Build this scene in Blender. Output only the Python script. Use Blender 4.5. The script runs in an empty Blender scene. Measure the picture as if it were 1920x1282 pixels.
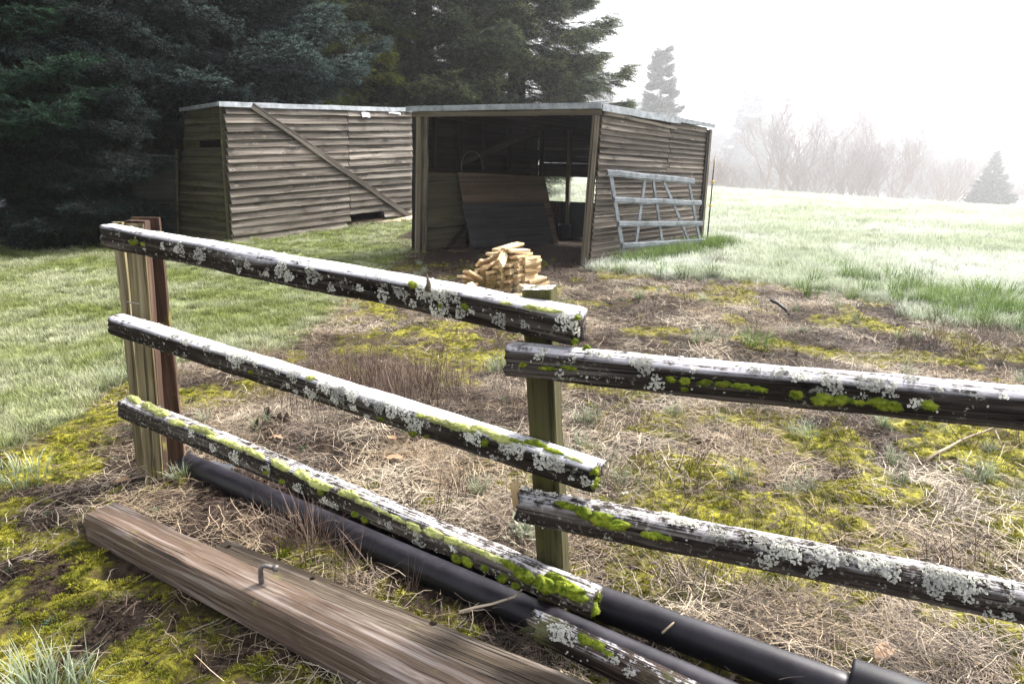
import bpy, bmesh, math, random
import numpy as np
from mathutils import Vector, Matrix
from mathutils.bvhtree import BVHTree

R = math.radians
random.seed(7)
SC = bpy.context.scene
COL = SC.collection

# ------------------------------------------------------------------ camera, sky, sun, exposure
EYE = 1.6
PITCH = math.atan(341 / 1280)
cd = bpy.data.cameras.new('camera'); cam = bpy.data.objects.new('camera', cd); COL.objects.link(cam)
cam.location = (0, 0, EYE); cam.rotation_euler = (math.pi / 2 - PITCH, 0, 0)
cd.sensor_width = 36; cd.lens = 24; cd.clip_start = .05; cd.clip_end = 3000
SC.camera = cam

SUN_EL, SUN_AZ = R(44), R(52)          # azimuth measured from +Y towards +X
w = bpy.data.worlds.new('World'); SC.world = w; w.use_nodes = True
nt = w.node_tree; nt.nodes.clear()
sky = nt.nodes.new('ShaderNodeTexSky'); sky.sky_type = 'NISHITA'; sky.sun_disc = False
sky.sun_elevation = SUN_EL; sky.sun_rotation = SUN_AZ
sky.air_density = 1.0; sky.dust_density = 4.0; sky.ozone_density = 1.0
hs = nt.nodes.new('ShaderNodeHueSaturation'); hs.inputs['Saturation'].default_value = .22
bg = nt.nodes.new('ShaderNodeBackground'); bg.inputs['Strength'].default_value = .062
wo = nt.nodes.new('ShaderNodeOutputWorld')
nt.links.new(sky.outputs[0], hs.inputs['Color']); nt.links.new(hs.outputs[0], bg.inputs[0]); nt.links.new(bg.outputs[0], wo.inputs[0])
sd = bpy.data.lights.new('sun', 'SUN'); sun = bpy.data.objects.new('sun', sd); COL.objects.link(sun)
sd.energy = 1.5; sd.angle = R(12); sd.color = (1, .95, .88)
sv = Vector((math.sin(SUN_AZ) * math.cos(SUN_EL), math.cos(SUN_AZ) * math.cos(SUN_EL), math.sin(SUN_EL)))
sun.rotation_euler = sv.to_track_quat('Z', 'Y').to_euler(); sun.location = (20, 20, 40)
vs = SC.view_settings
vs.view_transform = 'Standard'; vs.look = 'None'; vs.gamma = 1; vs.use_curve_mapping = False
vs.exposure = 2.66
HAZE_DENSITY = .00115
cy = SC.cycles
cy.use_denoising = True; cy.max_bounces = 5; cy.diffuse_bounces = 3; cy.glossy_bounces = 2
cy.transmission_bounces = 3; cy.transparent_max_bounces = 6; cy.volume_bounces = 1
cy.use_adaptive_sampling = True; cy.adaptive_threshold = .02
cy.sample_clamp_indirect = 6

# ------------------------------------------------------------------ maths helpers
CT, ST, F = math.cos(PITCH), math.sin(PITCH), 1280.0
def ray(px, py):                       # pixel of the 1920x1282 photograph -> direction with Y = 1
    u, v = px - 960, 641 - py
    fw = F * CT + v * ST; up = v * CT - F * ST
    return Vector((u / fw, 1, up / fw))
def at_y(px, py, y): d = ray(px, py); return Vector((0, 0, EYE)) + d * y
def at_z(px, py, z): d = ray(px, py); return Vector((0, 0, EYE)) + d * ((z - EYE) / d.z)
def at_plane(px, py, p, n):
    d = ray(px, py); o = Vector((0, 0, EYE)); return o + d * ((p - o).dot(n) / d.dot(n))

def _hash(i, j, s):
    n = (i.astype(np.int64) * 374761393 + j.astype(np.int64) * 668265263 + s * 1442695041) & 0xffffffff
    n = ((n ^ (n >> 13)) * 1274126177) & 0xffffffff
    return ((n ^ (n >> 16)) & 0xffff) / 65535.0
def vnoise(x, y, f, s=0):
    x = np.asarray(x, float) * f; y = np.asarray(y, float) * f
    i = np.floor(x); j = np.floor(y); a = x - i; b = y - j
    a = a * a * (3 - 2 * a); b = b * b * (3 - 2 * b)
    return ((_hash(i, j, s) * (1 - a) + _hash(i + 1, j, s) * a) * (1 - b) + (_hash(i, j + 1, s) * (1 - a) + _hash(i + 1, j + 1, s) * a) * b)
def fbm(x, y, f, o=4, s=0):
    t = 0; a = .5
    for k in range(o): t = t + a * vnoise(x, y, f * 2 ** k, s + k * 17); a *= .5
    return t / (1 - .5 ** o)
def sstep(a, b, x): t = np.clip((np.asarray(x, float) - a) / (b - a), 0, 1); return t * t * (3 - 2 * t)

def terrain(x, y):                     # broad lie of the land
    x = np.asarray(x, float); y = np.asarray(y, float)
    z = sstep(8, 46, y) * (.67 - .068 * np.clip(x, -12, 60))
    t = np.clip(y - 43, 0, 150); z = z - .095 * t * t / (t + 6)
    return z
def poly_sd(poly, x, y):               # signed distance, positive inside
    x = np.asarray(x, float); y = np.asarray(y, float)
    ins = np.zeros(x.shape, bool); d = np.full(x.shape, 1e9)
    n = len(poly)
    for k in range(n):
        ax, ay = poly[k]; bx, by = poly[(k + 1) % n]
        c = ((ay > y) != (by > y)) & (x < (bx - ax) * (y - ay) / ((by - ay) if by != ay else 1e-9) + ax)
        ins ^= c
        ex, ey = bx - ax, by - ay; L = ex * ex + ey * ey + 1e-12
        t = np.clip(((x - ax) * ex + (y - ay) * ey) / L, 0, 1)
        d = np.minimum(d, np.hypot(x - ax - t * ex, y - ay - t * ey))
    return np.where(ins, d, -d)
def gp(*pts): return [tuple(at_z(a, b, 0)[:2]) for a, b in pts]
LAWN = gp((776, 470), (745, 500), (640, 555), (570, 640), (420, 668), (330, 690), (170, 740), (0, 850)) + [(-3.6, 2.9), (-14, 3), (-14, 34), (-2.4, 34), (-2.3, 14)]
FIELD = gp((1112, 503), (1250, 528), (1400, 522), (1560, 545), (1700, 572), (1770, 610), (1920, 618), (2300, 640)) + [(40, 8), (440, 60), (440, 440), (-440, 440), (-440, 35), (-2, 34), (.8, 14)]
MOSS = [gp((1140, 775), (1500, 765), (1920, 800), (2300, 860), (2300, 1400), (1300, 1400), (1050, 1282), (1110, 1000)),
        gp((-300, 880), (0, 850), (150, 800), (230, 840), (210, 935), (150, 980), (480, 1230), (650, 1400), (-300, 1400)),
        gp((640, 560), (900, 570), (960, 650), (640, 665))]
DIRT = [gp((160, 900), (300, 820), (420, 840), (700, 950), (1000, 1150), (1020, 1300), (600, 1090), (420, 1010), (200, 950)),
        gp((700, 480), (790, 462), (1100, 495), (1080, 515), (1000, 530), (830, 515)),
        gp((1065, 735), (1180, 745), (1230, 790), (1080, 815)),
        gp((380, 960), (560, 1130), (700, 1230), (600, 1282), (330, 1100), (150, 1010))]
_A, _B, _C = gp((1103, 498))[0], gp((778, 469))[0], gp((1307, 459))[0]; _E, _F, _G = gp((433, 456))[0], gp((771, 411))[0], gp((333, 442))[0]
INSIDE = [[_A, _C, (_B[0] + _C[0] - _A[0], _B[1] + _C[1] - _A[1]), _B], [_E, _F, (_G[0] + _F[0] - _E[0], _G[1] + _F[1] - _E[1]), _G]]
def masks(x, y):
    n1 = fbm(x, y, 1.6, 3, 5) - .5; n2 = fbm(x, y, 4.5, 3, 9) - .5
    lawn = sstep(-.12, .12, poly_sd(LAWN, x, y) + .55 * n1 + .25 * n2)
    field = sstep(-.2, .2, poly_sd(FIELD, x, y) + 1.0 * n1 + .3 * n2)
    moss = np.zeros_like(lawn)
    for p in MOSS: moss = np.maximum(moss, sstep(-.25, .3, poly_sd(p, x, y) + .5 * n1))
    patch = sstep(.40, .52, fbm(x, y, 4.2, 4, 31))
    moss = np.maximum(moss * patch, .8 * sstep(.57, .66, fbm(x, y, 2.2, 4, 77)) * (1 - .7 * moss))
    dirt = np.zeros_like(lawn)
    for p in DIRT: dirt = np.maximum(dirt, sstep(-.1, .15, poly_sd(p, x, y) + .25 * n1 + .15 * n2))
    dirt = dirt * (.55 + .45 * sstep(.4, .55, fbm(x, y, 5, 3, 3)))
    g = np.maximum(lawn, field)
    ins = np.zeros_like(lawn)
    for p in INSIDE: ins = np.maximum(ins, sstep(-.12, .05, poly_sd(p, x, y)))
    lawn = lawn * (1 - ins); field = field * (1 - ins); moss = moss * (1 - g) * (1 - ins); dirt = np.maximum(dirt * (1 - g), ins)
    return lawn, field, moss, dirt
def ground(x, y):
    x = np.asarray(x, float); y = np.asarray(y, float)
    near = 1 - sstep(12, 26, np.hypot(x, y))
    z = terrain(x, y) + .05 * (fbm(x, y, .5, 3, 50) - .5)
    z = z + near * (.075 * (fbm(x, y, 2.3, 4, 51) - .5) + .035 * (fbm(x, y, 9, 3, 52) - .5))
    return z
def gz(x, y): return float(ground(np.array([x]), np.array([y]))[0])
def on_ground(px, py):
    z = 0
    for _ in range(12):
        p = at_z(px, py, z); z = .5 * z + .5 * gz(p.x, p.y)
    p = at_z(px, py, z); p.z = gz(p.x, p.y); return p

# ------------------------------------------------------------------ object helpers
def tag(o, label=None, cat=None, group=None, kind=None):
    if label: o['label'] = label
    if cat: o['category'] = cat
    if group: o['group'] = group
    if kind: o['kind'] = kind
    return o
def link(name, me, m=None, parent=None, mw=None):
    o = bpy.data.objects.new(name, me); COL.objects.link(o)
    if m is not None:
        if len(me.materials) == 0: me.materials.append(m)
    if parent is not None: o.parent = parent
    if mw is not None:
        o.matrix_local = (Matrix.Translation(-world_loc(parent)) @ mw) if parent is not None else mw
    return o
def world_loc(o):
    v = Vector(o.location)
    while o.parent is not None: o = o.parent; v = v + Vector(o.location)
    return v
def empty(name, loc, label=None, cat=None, group=None):
    o = bpy.data.objects.new(name, None); COL.objects.link(o); o.location = loc
    return tag(o, label, cat, group)
def mesh_np(name, verts, faces, smooth=False):
    me = bpy.data.meshes.new(name); me.from_pydata([tuple(v) for v in verts], [], faces); me.update()
    if smooth: me.shade_smooth()
    return me
def mesh_tri(name, V, T, attrs=None, smooth=False):        # fast numpy triangles
    me = bpy.data.meshes.new(name)
    V = np.asarray(V, np.float32); T = np.asarray(T, np.int32)
    me.vertices.add(len(V)); me.vertices.foreach_set('co', V.ravel())
    me.loops.add(T.size); me.loops.foreach_set('vertex_index', T.ravel())
    me.polygons.add(len(T)); k = T.shape[1]
    me.polygons.foreach_set('loop_start', np.arange(0, T.size, k, dtype=np.int32))
    me.polygons.foreach_set('loop_total', np.full(len(T), k, np.int32))
    for nme, a in (attrs or {}).items():
        at = me.attributes.new(nme, 'FLOAT', 'POINT'); at.data.foreach_set('value', np.asarray(a, np.float32))
    me.update(calc_edges=True); me.validate()
    if smooth: me.shade_smooth()
    return me
def frame(x, z):                                            # rotation with X along x, Z close to z
    x = Vector(x).normalized(); y = Vector(z).cross(x).normalized(); z = x.cross(y)
    return Matrix(((x.x, y.x, z.x), (x.y, y.y, z.y), (x.z, y.z, z.z))).to_4x4()
def box_mesh(name, lx, ly, lz, seg=1, jit=0., bev=0., rnd=random):
    """box from x 0..lx, centred in y and z, cut in seg lengths with small irregularities"""
    vs_, fs = [], []
    hy, hz = ly / 2, lz / 2
    if bev > 0: prof = [(-hy + bev, -hz), (hy - bev, -hz), (hy, -hz + bev), (hy, hz - bev), (hy - bev, hz), (-hy + bev, hz), (-hy, hz - bev), (-hy, -hz + bev)]
    else: prof = [(-hy, -hz), (hy, -hz), (hy, hz), (-hy, hz)]
    n = len(prof)
    for i in range(seg + 1):
        x = lx * i / seg
        jy, jz = rnd.uniform(-jit, jit), rnd.uniform(-jit, jit)
        xe = rnd.uniform(-jit, jit) * 2 if i in (0, seg) else 0
        for (a, b) in prof: vs_.append((x + xe, a + jy * .5 + rnd.uniform(-jit, jit) * .4, b + jz + rnd.uniform(-jit, jit) * .5))
    for i in range(seg):
        for k in range(n):
            a = i * n + k; b = i * n + (k + 1) % n; fs.append((a, b, b + n, a + n))
    fs.append(tuple(range(n - 1, -1, -1))); fs.append(tuple(seg * n + k for k in range(n)))
    me = mesh_np(name, vs_, fs)
    bm = bmesh.new(); bm.from_mesh(me); bmesh.ops.recalc_face_normals(bm, faces=bm.faces); bm.to_mesh(me); bm.free()
    return me
def bar(name, parent, m, p0, p1, ly, lz, up=(0, 0, 1), seg=2, jit=0., bev=0., rnd=random):
    p0, p1 = Vector(p0), Vector(p1)
    me = box_mesh(name, (p1 - p0).length, ly, lz, seg, jit, bev, rnd)
    return link(name, me, m, parent, Matrix.Translation(p0) @ frame(p1 - p0, up))
def tube_data(path, radii, n=8, caps=True):
    V, Fc = [], []
    P = [Vector(p) for p in path]
    prev = None
    for i, p in enumerate(P):
        d = (P[min(i + 1, len(P) - 1)] - P[max(i - 1, 0)]).normalized()
        if prev is None: a = d.orthogonal().normalized()
        else: a = (prev - d * prev.dot(d)).normalized()
        prev = a; b = d.cross(a)
        for k in range(n):
            t = 2 * math.pi * k / n
            V.append(p + (a * math.cos(t) + b * math.sin(t)) * radii[i])
    for i in range(len(P) - 1):
        for k in range(n):
            q = i * n + k; r = i * n + (k + 1) % n; Fc.append((q, r, r + n, q + n))
    if caps:
        Fc.append(tuple(range(n - 1, -1, -1))); Fc.append(tuple((len(P) - 1) * n + k for k in range(n)))
    return V, Fc
def tube(name, path, radii, m, parent=None, n=8, smooth=True, caps=True):
    o = Vector(path[0])
    if not isinstance(radii, (list, tuple)): radii = [radii] * len(path)
    V, Fc = tube_data([Vector(p) - o for p in path], radii, n, caps)
    me = mesh_np(name, V, Fc)
    if smooth:
        me.shade_smooth()
        for p in me.polygons:
            if len(p.vertices) > 4: p.use_smooth = False
    return link(name, me, m, parent, Matrix.Translation(o))

# ------------------------------------------------------------------ materials
class G:
    def __init__(s, name, rough=.8, spec=.3):
        s.m = bpy.data.materials.new(name); s.m.use_nodes = True
        s.t = s.m.node_tree; s.p = s.t.nodes['Principled BSDF']; s.out = s.t.nodes['Material Output']
        s.p.inputs['Roughness'].default_value = rough; s.p.inputs['Specular IOR Level'].default_value = spec
    def n(s, typ, **kw):
        nd = s.t.nodes.new(typ)
        for k, v in kw.items(): setattr(nd, k, v)
        return nd
    def l(s, a, b): s.t.links.new(a, b)
    def val(s, sock, v):
        if hasattr(v, 'is_linked') or isinstance(v, bpy.types.NodeSocket): s.l(v, sock)
        else: sock.default_value = v
    def math(s, op, a, b=0., clamp=False):
        nd = s.n('ShaderNodeMath', operation=op, use_clamp=clamp); s.val(nd.inputs[0], a); s.val(nd.inputs[1], b); return nd.outputs[0]
    def mix(s, f, a, b, typ='MIX'):
        nd = s.n('ShaderNodeMix', data_type='RGBA', blend_type=typ); s.val(nd.inputs[0], f)
        for q, v in ((6, a), (7, b)):
            s.val(nd.inputs[q], v if not isinstance(v, tuple) or len(v) == 4 else v + (1,))
        return nd.outputs[2]
    def ramp(s, f, a, b):
        nd = s.n('ShaderNodeMapRange', interpolation_type='SMOOTHSTEP'); s.val(nd.inputs[0], f)
        nd.inputs[1].default_value = a; nd.inputs[2].default_value = b; return nd.outputs[0]
    def coords(s, scale=(1, 1, 1), obj=True, rnd=True):
        tc = s.n('ShaderNodeTexCoord'); v = tc.outputs['Object']
        if not obj: v = s.n('ShaderNodeNewGeometry').outputs['Position']
        if rnd:
            oi = s.n('ShaderNodeObjectInfo'); ml = s.math('MULTIPLY', oi.outputs['Random'], 61.7)
            ad = s.n('ShaderNodeVectorMath', operation='ADD'); s.l(v, ad.inputs[0])
            cx = s.n('ShaderNodeCombineXYZ'); s.l(ml, cx.inputs[0]); s.l(ml, cx.inputs[1]); s.l(cx.outputs[0], ad.inputs[1]); v = ad.outputs[0]
        mp = s.n('ShaderNodeMapping'); mp.inputs['Scale'].default_value = scale; s.l(v, mp.inputs[0]); return mp.outputs[0]
    def noise(s, vec, scale=1., detail=4., rough=.55, dist=0.):
        nd = s.n('ShaderNodeTexNoise'); s.l(vec, nd.inputs['Vector']); nd.inputs['Scale'].default_value = scale
        nd.inputs['Detail'].default_value = detail; nd.inputs['Roughness'].default_value = rough; nd.inputs['Distortion'].default_value = dist
        return nd.outputs['Fac']
    def attr(s, name): return s.n('ShaderNodeAttribute', attribute_name=name).outputs['Fac']
    def rand(s): return s.n('ShaderNodeObjectInfo').outputs['Random']
    def upz(s):
        sx = s.n('ShaderNodeSeparateXYZ'); s.l(s.n('ShaderNodeNewGeometry').outputs['Normal'], sx.inputs[0]); return sx.outputs['Z']
    def base(s, c):
        if isinstance(c, tuple): c = c if len(c) == 4 else c + (1,)
        s.val(s.p.inputs['Base Color'], c)
    def bump(s, h, strength=.5, dist=.01):
        b = s.n('ShaderNodeBump'); b.inputs['Strength'].default_value = strength; b.inputs['Distance'].default_value = dist
        s.l(h, b.inputs['Height']); s.l(b.outputs[0], s.p.inputs['Normal'])

def wood(name, dark, mid, light, grain=1., frost=0., algae=0., algc=(.10, .11, .025), rough=.85, bump=.5, bdist=.004, stain=.55, knots=True, var=.35, spec=.25, frost_glare_c=(.78, .77, .82), lich=0.):
    g = G(name, rough, spec)
    v = g.coords((1, 1, 1))
    def stretch(sc):
        mp = g.n('ShaderNodeMapping'); mp.inputs['Scale'].default_value = sc; g.l(v, mp.inputs[0]); return mp.outputs[0]
    fine = g.noise(stretch((.9 * grain, 60 * grain, 60 * grain)), 1, 5, .6, .2)
    wide = g.noise(stretch((.45 * grain, 11 * grain, 11 * grain)), 1, 4, .55, .7)
    blot = g.noise(stretch((1.6, 4, 4)), 1.2, 5, .6, .3)
    c = g.mix(g.ramp(fine, .3, .7), dark, mid)
    c = g.mix(g.ramp(wide, .45, .75), c, light)
    c = g.mix(g.math('MULTIPLY', g.ramp(blot, .52, .72), stain), c, tuple(x * .32 for x in dark))
    crack = g.ramp(g.noise(stretch((.35 * grain, 30 * grain, 30 * grain)), 1, 3, .5, .25), .60, .65)
    c = g.mix(g.math('MULTIPLY', crack, .8), c, tuple(x * .2 for x in dark))
    if knots:
        vo = g.n('ShaderNodeTexVoronoi', feature='F1'); g.l(stretch((3.2, 9, 9)), vo.inputs['Vector']); vo.inputs['Scale'].default_value = 1
        dk = vo.outputs['Distance']
        c = g.mix(g.math('MULTIPLY', g.math('MULTIPLY', g.ramp(dk, .26, .16), g.ramp(vo.outputs['Color'], .45, .6)), .55), c, light)
        c = g.mix(g.math('MULTIPLY', g.ramp(dk, .13, .07), g.ramp(vo.outputs['Color'], .45, .6)), c, tuple(x * .15 for x in dark))
    rv = g.math('ADD', 1 - var / 2, g.math('MULTIPLY', g.rand(), var))
    cc = g.n('ShaderNodeCombineXYZ')
    for k in range(3): g.l(rv, cc.inputs[k])
    c = g.mix(1., c, cc.outputs[0], 'MULTIPLY')
    if algae > 0:
        an = g.ramp(g.noise(g.coords((1, 1, 1)), 5., 6, .65), .62 - .25 * algae, .78 - .2 * algae)
        c = g.mix(g.math('MULTIPLY', an, .85), c, algc)
    if lich > 0:
        lv_ = g.coords((1, 1, 1)); lm = g.math('MULTIPLY', g.ramp(g.noise(lv_, 55., 5, .7), .56, .62), g.ramp(g.noise(lv_, 7., 3, .6), .58 - .2 * lich, .66 - .1 * lich))
        c = g.mix(g.math('MULTIPLY', lm, .8), c, (.42, .43, .36))
    if frost > 0:
        fz = g.math('MULTIPLY', g.ramp(g.upz(), .25, .8), g.ramp(g.math('ADD', g.noise(g.coords((1, 1, 1)), 26., 4, .7), g.math('MULTIPLY', g.math('SUBTRACT', fine, .5), .9)), .62 - .35 * frost, .80 - .35 * frost))  # upward faces paler: frosted tops and their bright glare both painted in
        c = g.mix(g.math('MULTIPLY', fz, .92), c, frost_glare_c)
    g.base(c)
    h = g.math('ADD', g.math('MULTIPLY', fine, .6), g.math('ADD', g.math('MULTIPLY', wide, .4), g.math('MULTIPLY', crack, -1.2)))
    g.bump(h, bump, bdist)
    return g.m

M = {}
M['siding_left'] = wood('weathered siding', (.055, .045, .037), (.125, .107, .090), (.27, .24, .208), .7, stain=.85, var=.7, algae=.08)
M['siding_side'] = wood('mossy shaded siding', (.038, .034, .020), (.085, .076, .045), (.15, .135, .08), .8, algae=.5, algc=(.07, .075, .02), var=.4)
M['siding_right'] = wood('grey brown siding', (.06, .049, .04), (.135, .114, .095), (.28, .245, .21), .75, stain=.8, var=.65)
M['post_wood'] = wood('weathered post', (.07, .058, .042), (.15, .125, .09), (.26, .225, .17), .8, stain=.45, knots=False)
M['inner_wood'] = wood('inner timber painted shade', (.012, .010, .008), (.024, .019, .015), (.04, .033, .025), .8, knots=False)  # shed interior's shade put into the wood colour, nearly black
M['rail'] = wood('old fence rail', (.012, .0095, .008), (.042, .033, .028), (.15, .13, .115), 3., frost=.95, spec=.08, lich=.8, bump=1., bdist=.008, knots=False, var=.1, stain=.7)
M['rail_bare'] = wood('old fence rail worn', (.018, .014, .012), (.055, .043, .037), (.21, .185, .168), 3., frost=.55, spec=.08, lich=1., frost_glare_c=(.50, .485, .50), bump=1., bdist=.008, knots=False, var=.1, stain=.6)
M['rail_grey'] = wood('old grey fence rail', (.014, .011, .0095), (.045, .036, .031), (.17, .148, .135), 3., frost=.85, bump=1., bdist=.008, knots=False, var=.1, stain=.6, spec=.08, lich=.7, frost_glare_c=(.58, .56, .60))
M['rail_rot'] = wood('rotten rail', (.02, .014, .012), (.045, .033, .027), (.16, .125, .105), 3., frost=.3, spec=.08, bump=1., bdist=.012, knots=False, var=.1, stain=.7, algae=.25, algc=(.13, .14, .06))
M['post_green'] = wood('algae covered post', (.035, .032, .012), (.08, .072, .03), (.14, .125, .06), 2., algae=.75, algc=(.075, .075, .014), knots=False, stain=.3, frost=.5)
M['post_yellow'] = wood('yellow lichened post', (.10, .082, .04), (.235, .195, .105), (.38, .33, .21), 2., algae=.3, algc=(.21, .18, .035), knots=False, stain=.3)
M['post_red'] = wood('red brown board', (.028, .016, .011), (.075, .041, .027), (.15, .09, .06), 2., algae=.18, algc=(.22, .2, .05), knots=False, stain=.6)
M['beam'] = wood('worn timber', (.085, .055, .037), (.175, .122, .09), (.37, .315, .285), 3.6, stain=.6, knots=False, frost=0, bump=.8, bdist=.006, spec=.35, rough=.6, algae=.02, algc=(.3, .3, .04))
M['beam_old'] = wood('greyed timber', (.065, .048, .032), (.14, .108, .08), (.30, .255, .215), 3.6, stain=.7, knots=False, bump=1., bdist=.008, algae=.12, algc=(.25, .26, .05))
M['offcut'] = wood('fresh sawn wood', (.46, .30, .15), (.68, .51, .30), (.84, .70, .48), 1.6, stain=.35, knots=False, bump=.2, bdist=.002, var=.3)
M['offcut_old'] = wood('mossy sawn wood', (.14, .09, .035), (.30, .20, .09), (.44, .32, .16), 1.6, stain=.8, algae=.5, algc=(.15, .14, .03), knots=False, bump=.3, bdist=.002, var=.4)
M['ply'] = wood('brown plywood', (.06, .04, .026), (.105, .072, .048), (.145, .105, .07), .5, stain=.35, knots=False, bump=.1, var=.1)
M['ply_dark'] = wood('dark plywood', (.022, .022, .023), (.036, .036, .037), (.055, .055, .055), .5, stain=.5, knots=False, bump=.1, var=.1)
M['ply_green'] = wood('mossy plywood', (.06, .052, .032), (.10, .09, .058), (.14, .13, .085), .5, stain=.6, algae=.3, knots=False, bump=.1, var=.1)
M['brace'] = wood('grey brace', (.04, .034, .028), (.085, .073, .062), (.17, .15, .13), .8, stain=.5, knots=False)
M['log'] = wood('pale log', (.26, .2, .13), (.42, .34, .24), (.55, .46, .35), .8, stain=.3, knots=False)
M['bark'] = wood('conifer bark', (.03, .022, .017), (.065, .05, .038), (.11, .09, .07), 1.2, knots=False, bump=1, bdist=.02)
M['twigbark'] = wood('bare bark', (.13, .095, .085), (.21, .16, .145), (.29, .23, .21), 1., knots=False, var=.2)

def metal(name, c, rough=.5, met=.6, n=.3):
    g = G(name, rough, .5); v = g.coords((1, 1, 1)); f = g.noise(v, 7, 6, .65); f2 = g.noise(v, 60, 3, .6)
    cc = g.mix(g.ramp(f, .35, .7), c, tuple(x * (1 - n) for x in c)); cc = g.mix(g.math('MULTIPLY', g.ramp(f2, .5, .7), .35), cc, tuple(min(1, x * 1.35) for x in c))
    g.base(cc); g.p.inputs['Metallic'].default_value = met
    g.l(g.math('ADD', rough - .1, g.math('MULTIPLY', f, .25)), g.p.inputs['Roughness']); g.bump(f2, .1, .002); return g.m
M['galv'] = metal('galvanised steel', (.25, .275, .305), .5, .3, .55)
M['roofmetal'] = metal('pale roof metal', (.36, .39, .43), .6, .2, .5)
M['bolt'] = metal('rusty bolt steel', (.22, .20, .19), .55, .7, .4)
M['blackrod'] = metal('black rod', (.025, .028, .025), .6, 0)
M['flap'] = metal('torn roofing flap', (.55, .56, .58), .7, 0, .5)
def plain(name, c, rough=.6, spec=.4, n=.25, sc=9, bump=.1):
    g = G(name, rough, spec); f = g.noise(g.coords(), sc, 5, .6)
    g.base(g.mix(g.ramp(f, .3, .7), c, tuple(x * (1 - n) for x in c))); g.bump(f, bump, .004); return g.m
M['pipe'] = plain('black plastic pipe', (.016, .014, .018), .45, .5, .35, 30, .05)
# soft purple highlight put into the pipe's colour on its upper side
g = G('black plastic pipe painted sheen', .42, .35); fz = g.math('MULTIPLY', g.ramp(g.upz(), .35, 1.), g.ramp(g.noise(g.coords(), 160, 2, .6), .3, .7))
g.base(g.mix(g.math('MULTIPLY', g.math('MULTIPLY', g.ramp(g.upz(), .2, 1.), g.ramp(g.noise(g.coords(), 6, 5, .7), .35, .7)), .035), (.006, .0055, .009), (.62, .54, .72))); M['pipe'] = g.m
M['yellow'] = plain('yellow plastic', (.72, .48, .02), .45); M['paletip'] = plain('pale tip', (.5, .36, .22), .6)
M['hose'] = plain('old grey hose', (.07, .07, .068), .6); M['blackhose'] = plain('black hose', (.012, .013, .016), .45)
M['darkblue'] = plain('dark bucket', (.02, .03, .045), .4); M['redpanel'] = plain('dull red panel', (.03, .008, .008), .7)
M['rubber'] = plain('tyre rubber', (.015, .015, .015), .8); M['hubcap'] = metal('wheel rim', (.4, .4, .42), .35, .8)
g = G('dark car paint', .2, .5); g.base((.006, .009, .02)); g.p.inputs['Coat Weight'].default_value = .6; M['carpaint'] = g.m
g = G('car glass', .06, .6); g.base((.012, .02, .05)); M['carglass'] = g.m
g = G('headlamp', .1, .6); g.base((.2, .2, .21)); M['lamp'] = g.m
M['greenpanel'] = plain('dark green panel', (.018, .035, .028), .7); M['slate'] = plain('slate scrap', (.10, .11, .13), .7)
M['leaf'] = plain('dead leaf', (.42, .27, .17), .8, .2, .4, 20); M['whitebit'] = plain('white scrap', (.8, .8, .78), .7)
M['stump'] = wood('rotten stump', (.03, .02, .015), (.08, .055, .04), (.16, .12, .09), 2, knots=False, algae=.3, algc=(.28, .28, .05), bump=1, bdist=.01)

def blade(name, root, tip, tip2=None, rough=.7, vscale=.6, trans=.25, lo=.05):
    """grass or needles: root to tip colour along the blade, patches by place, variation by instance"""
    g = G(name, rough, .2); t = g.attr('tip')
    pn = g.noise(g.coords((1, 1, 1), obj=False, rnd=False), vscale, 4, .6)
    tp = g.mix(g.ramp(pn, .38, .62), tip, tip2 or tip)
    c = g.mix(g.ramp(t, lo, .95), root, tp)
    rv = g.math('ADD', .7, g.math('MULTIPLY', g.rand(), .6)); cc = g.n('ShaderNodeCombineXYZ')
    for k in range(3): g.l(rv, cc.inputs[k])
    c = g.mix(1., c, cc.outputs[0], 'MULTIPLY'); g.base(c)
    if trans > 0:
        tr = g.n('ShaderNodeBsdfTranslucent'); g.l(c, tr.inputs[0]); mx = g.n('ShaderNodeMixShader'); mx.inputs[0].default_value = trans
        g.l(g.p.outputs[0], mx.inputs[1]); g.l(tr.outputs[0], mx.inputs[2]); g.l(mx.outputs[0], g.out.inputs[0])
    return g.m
M['lawn'] = blade('lawn grass', (.085, .105, .03), (.62, .64, .44), (.31, .36, .11), vscale=.9)
M['field'] = blade('frosted field grass', (.25, .29, .18), (.84, .86, .80), (.60, .65, .50), vscale=.35)
M['tuft'] = blade('green tuft grass', (.05, .085, .022), (.24, .33, .11), (.15, .24, .05), vscale=1.2)
M['frosttuft'] = blade('frosted tuft grass', (.10, .14, .06), (.46, .52, .36), (.58, .63, .48), vscale=1.2)
M['straw'] = blade('dry straw', (.045, .03, .02), (.72, .62, .48), (.42, .32, .21), vscale=1.1, trans=.1)
M['greystraw'] = blade('grey dead stems', (.02, .015, .012), (.34, .275, .22), (.15, .11, .085), vscale=1.5, trans=.0)
M['stalk'] = blade('dead stalks', (.10, .07, .055), (.25, .18, .14), (.17, .12, .095), trans=0)
M['mossbit'] = blade('ground moss', (.035, .033, .005), (.62, .58, .075), (.30, .34, .035), vscale=7, trans=.15)
M['mossgreen'] = blade('cushion moss', (.08, .11, .006), (.40, .45, .045), (.13, .20, .012), vscale=45, trans=.15)
M['mosspale'] = blade('pale cushion moss', (.22, .24, .05), (.78, .79, .42), (.52, .57, .18), vscale=60, trans=.15)
M['lichen'] = blade('cream lichen', (.40, .39, .33), (.93, .93, .88), (.82, .82, .75), vscale=90, trans=.3)
M['crumb'] = blade('soil crumbs', (.04, .026, .02), (.10, .066, .05), (.06, .04, .032), trans=0)
M['weed'] = blade('low weed leaf', (.04, .07, .03), (.16, .24, .12), (.26, .34, .22), vscale=4)
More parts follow.
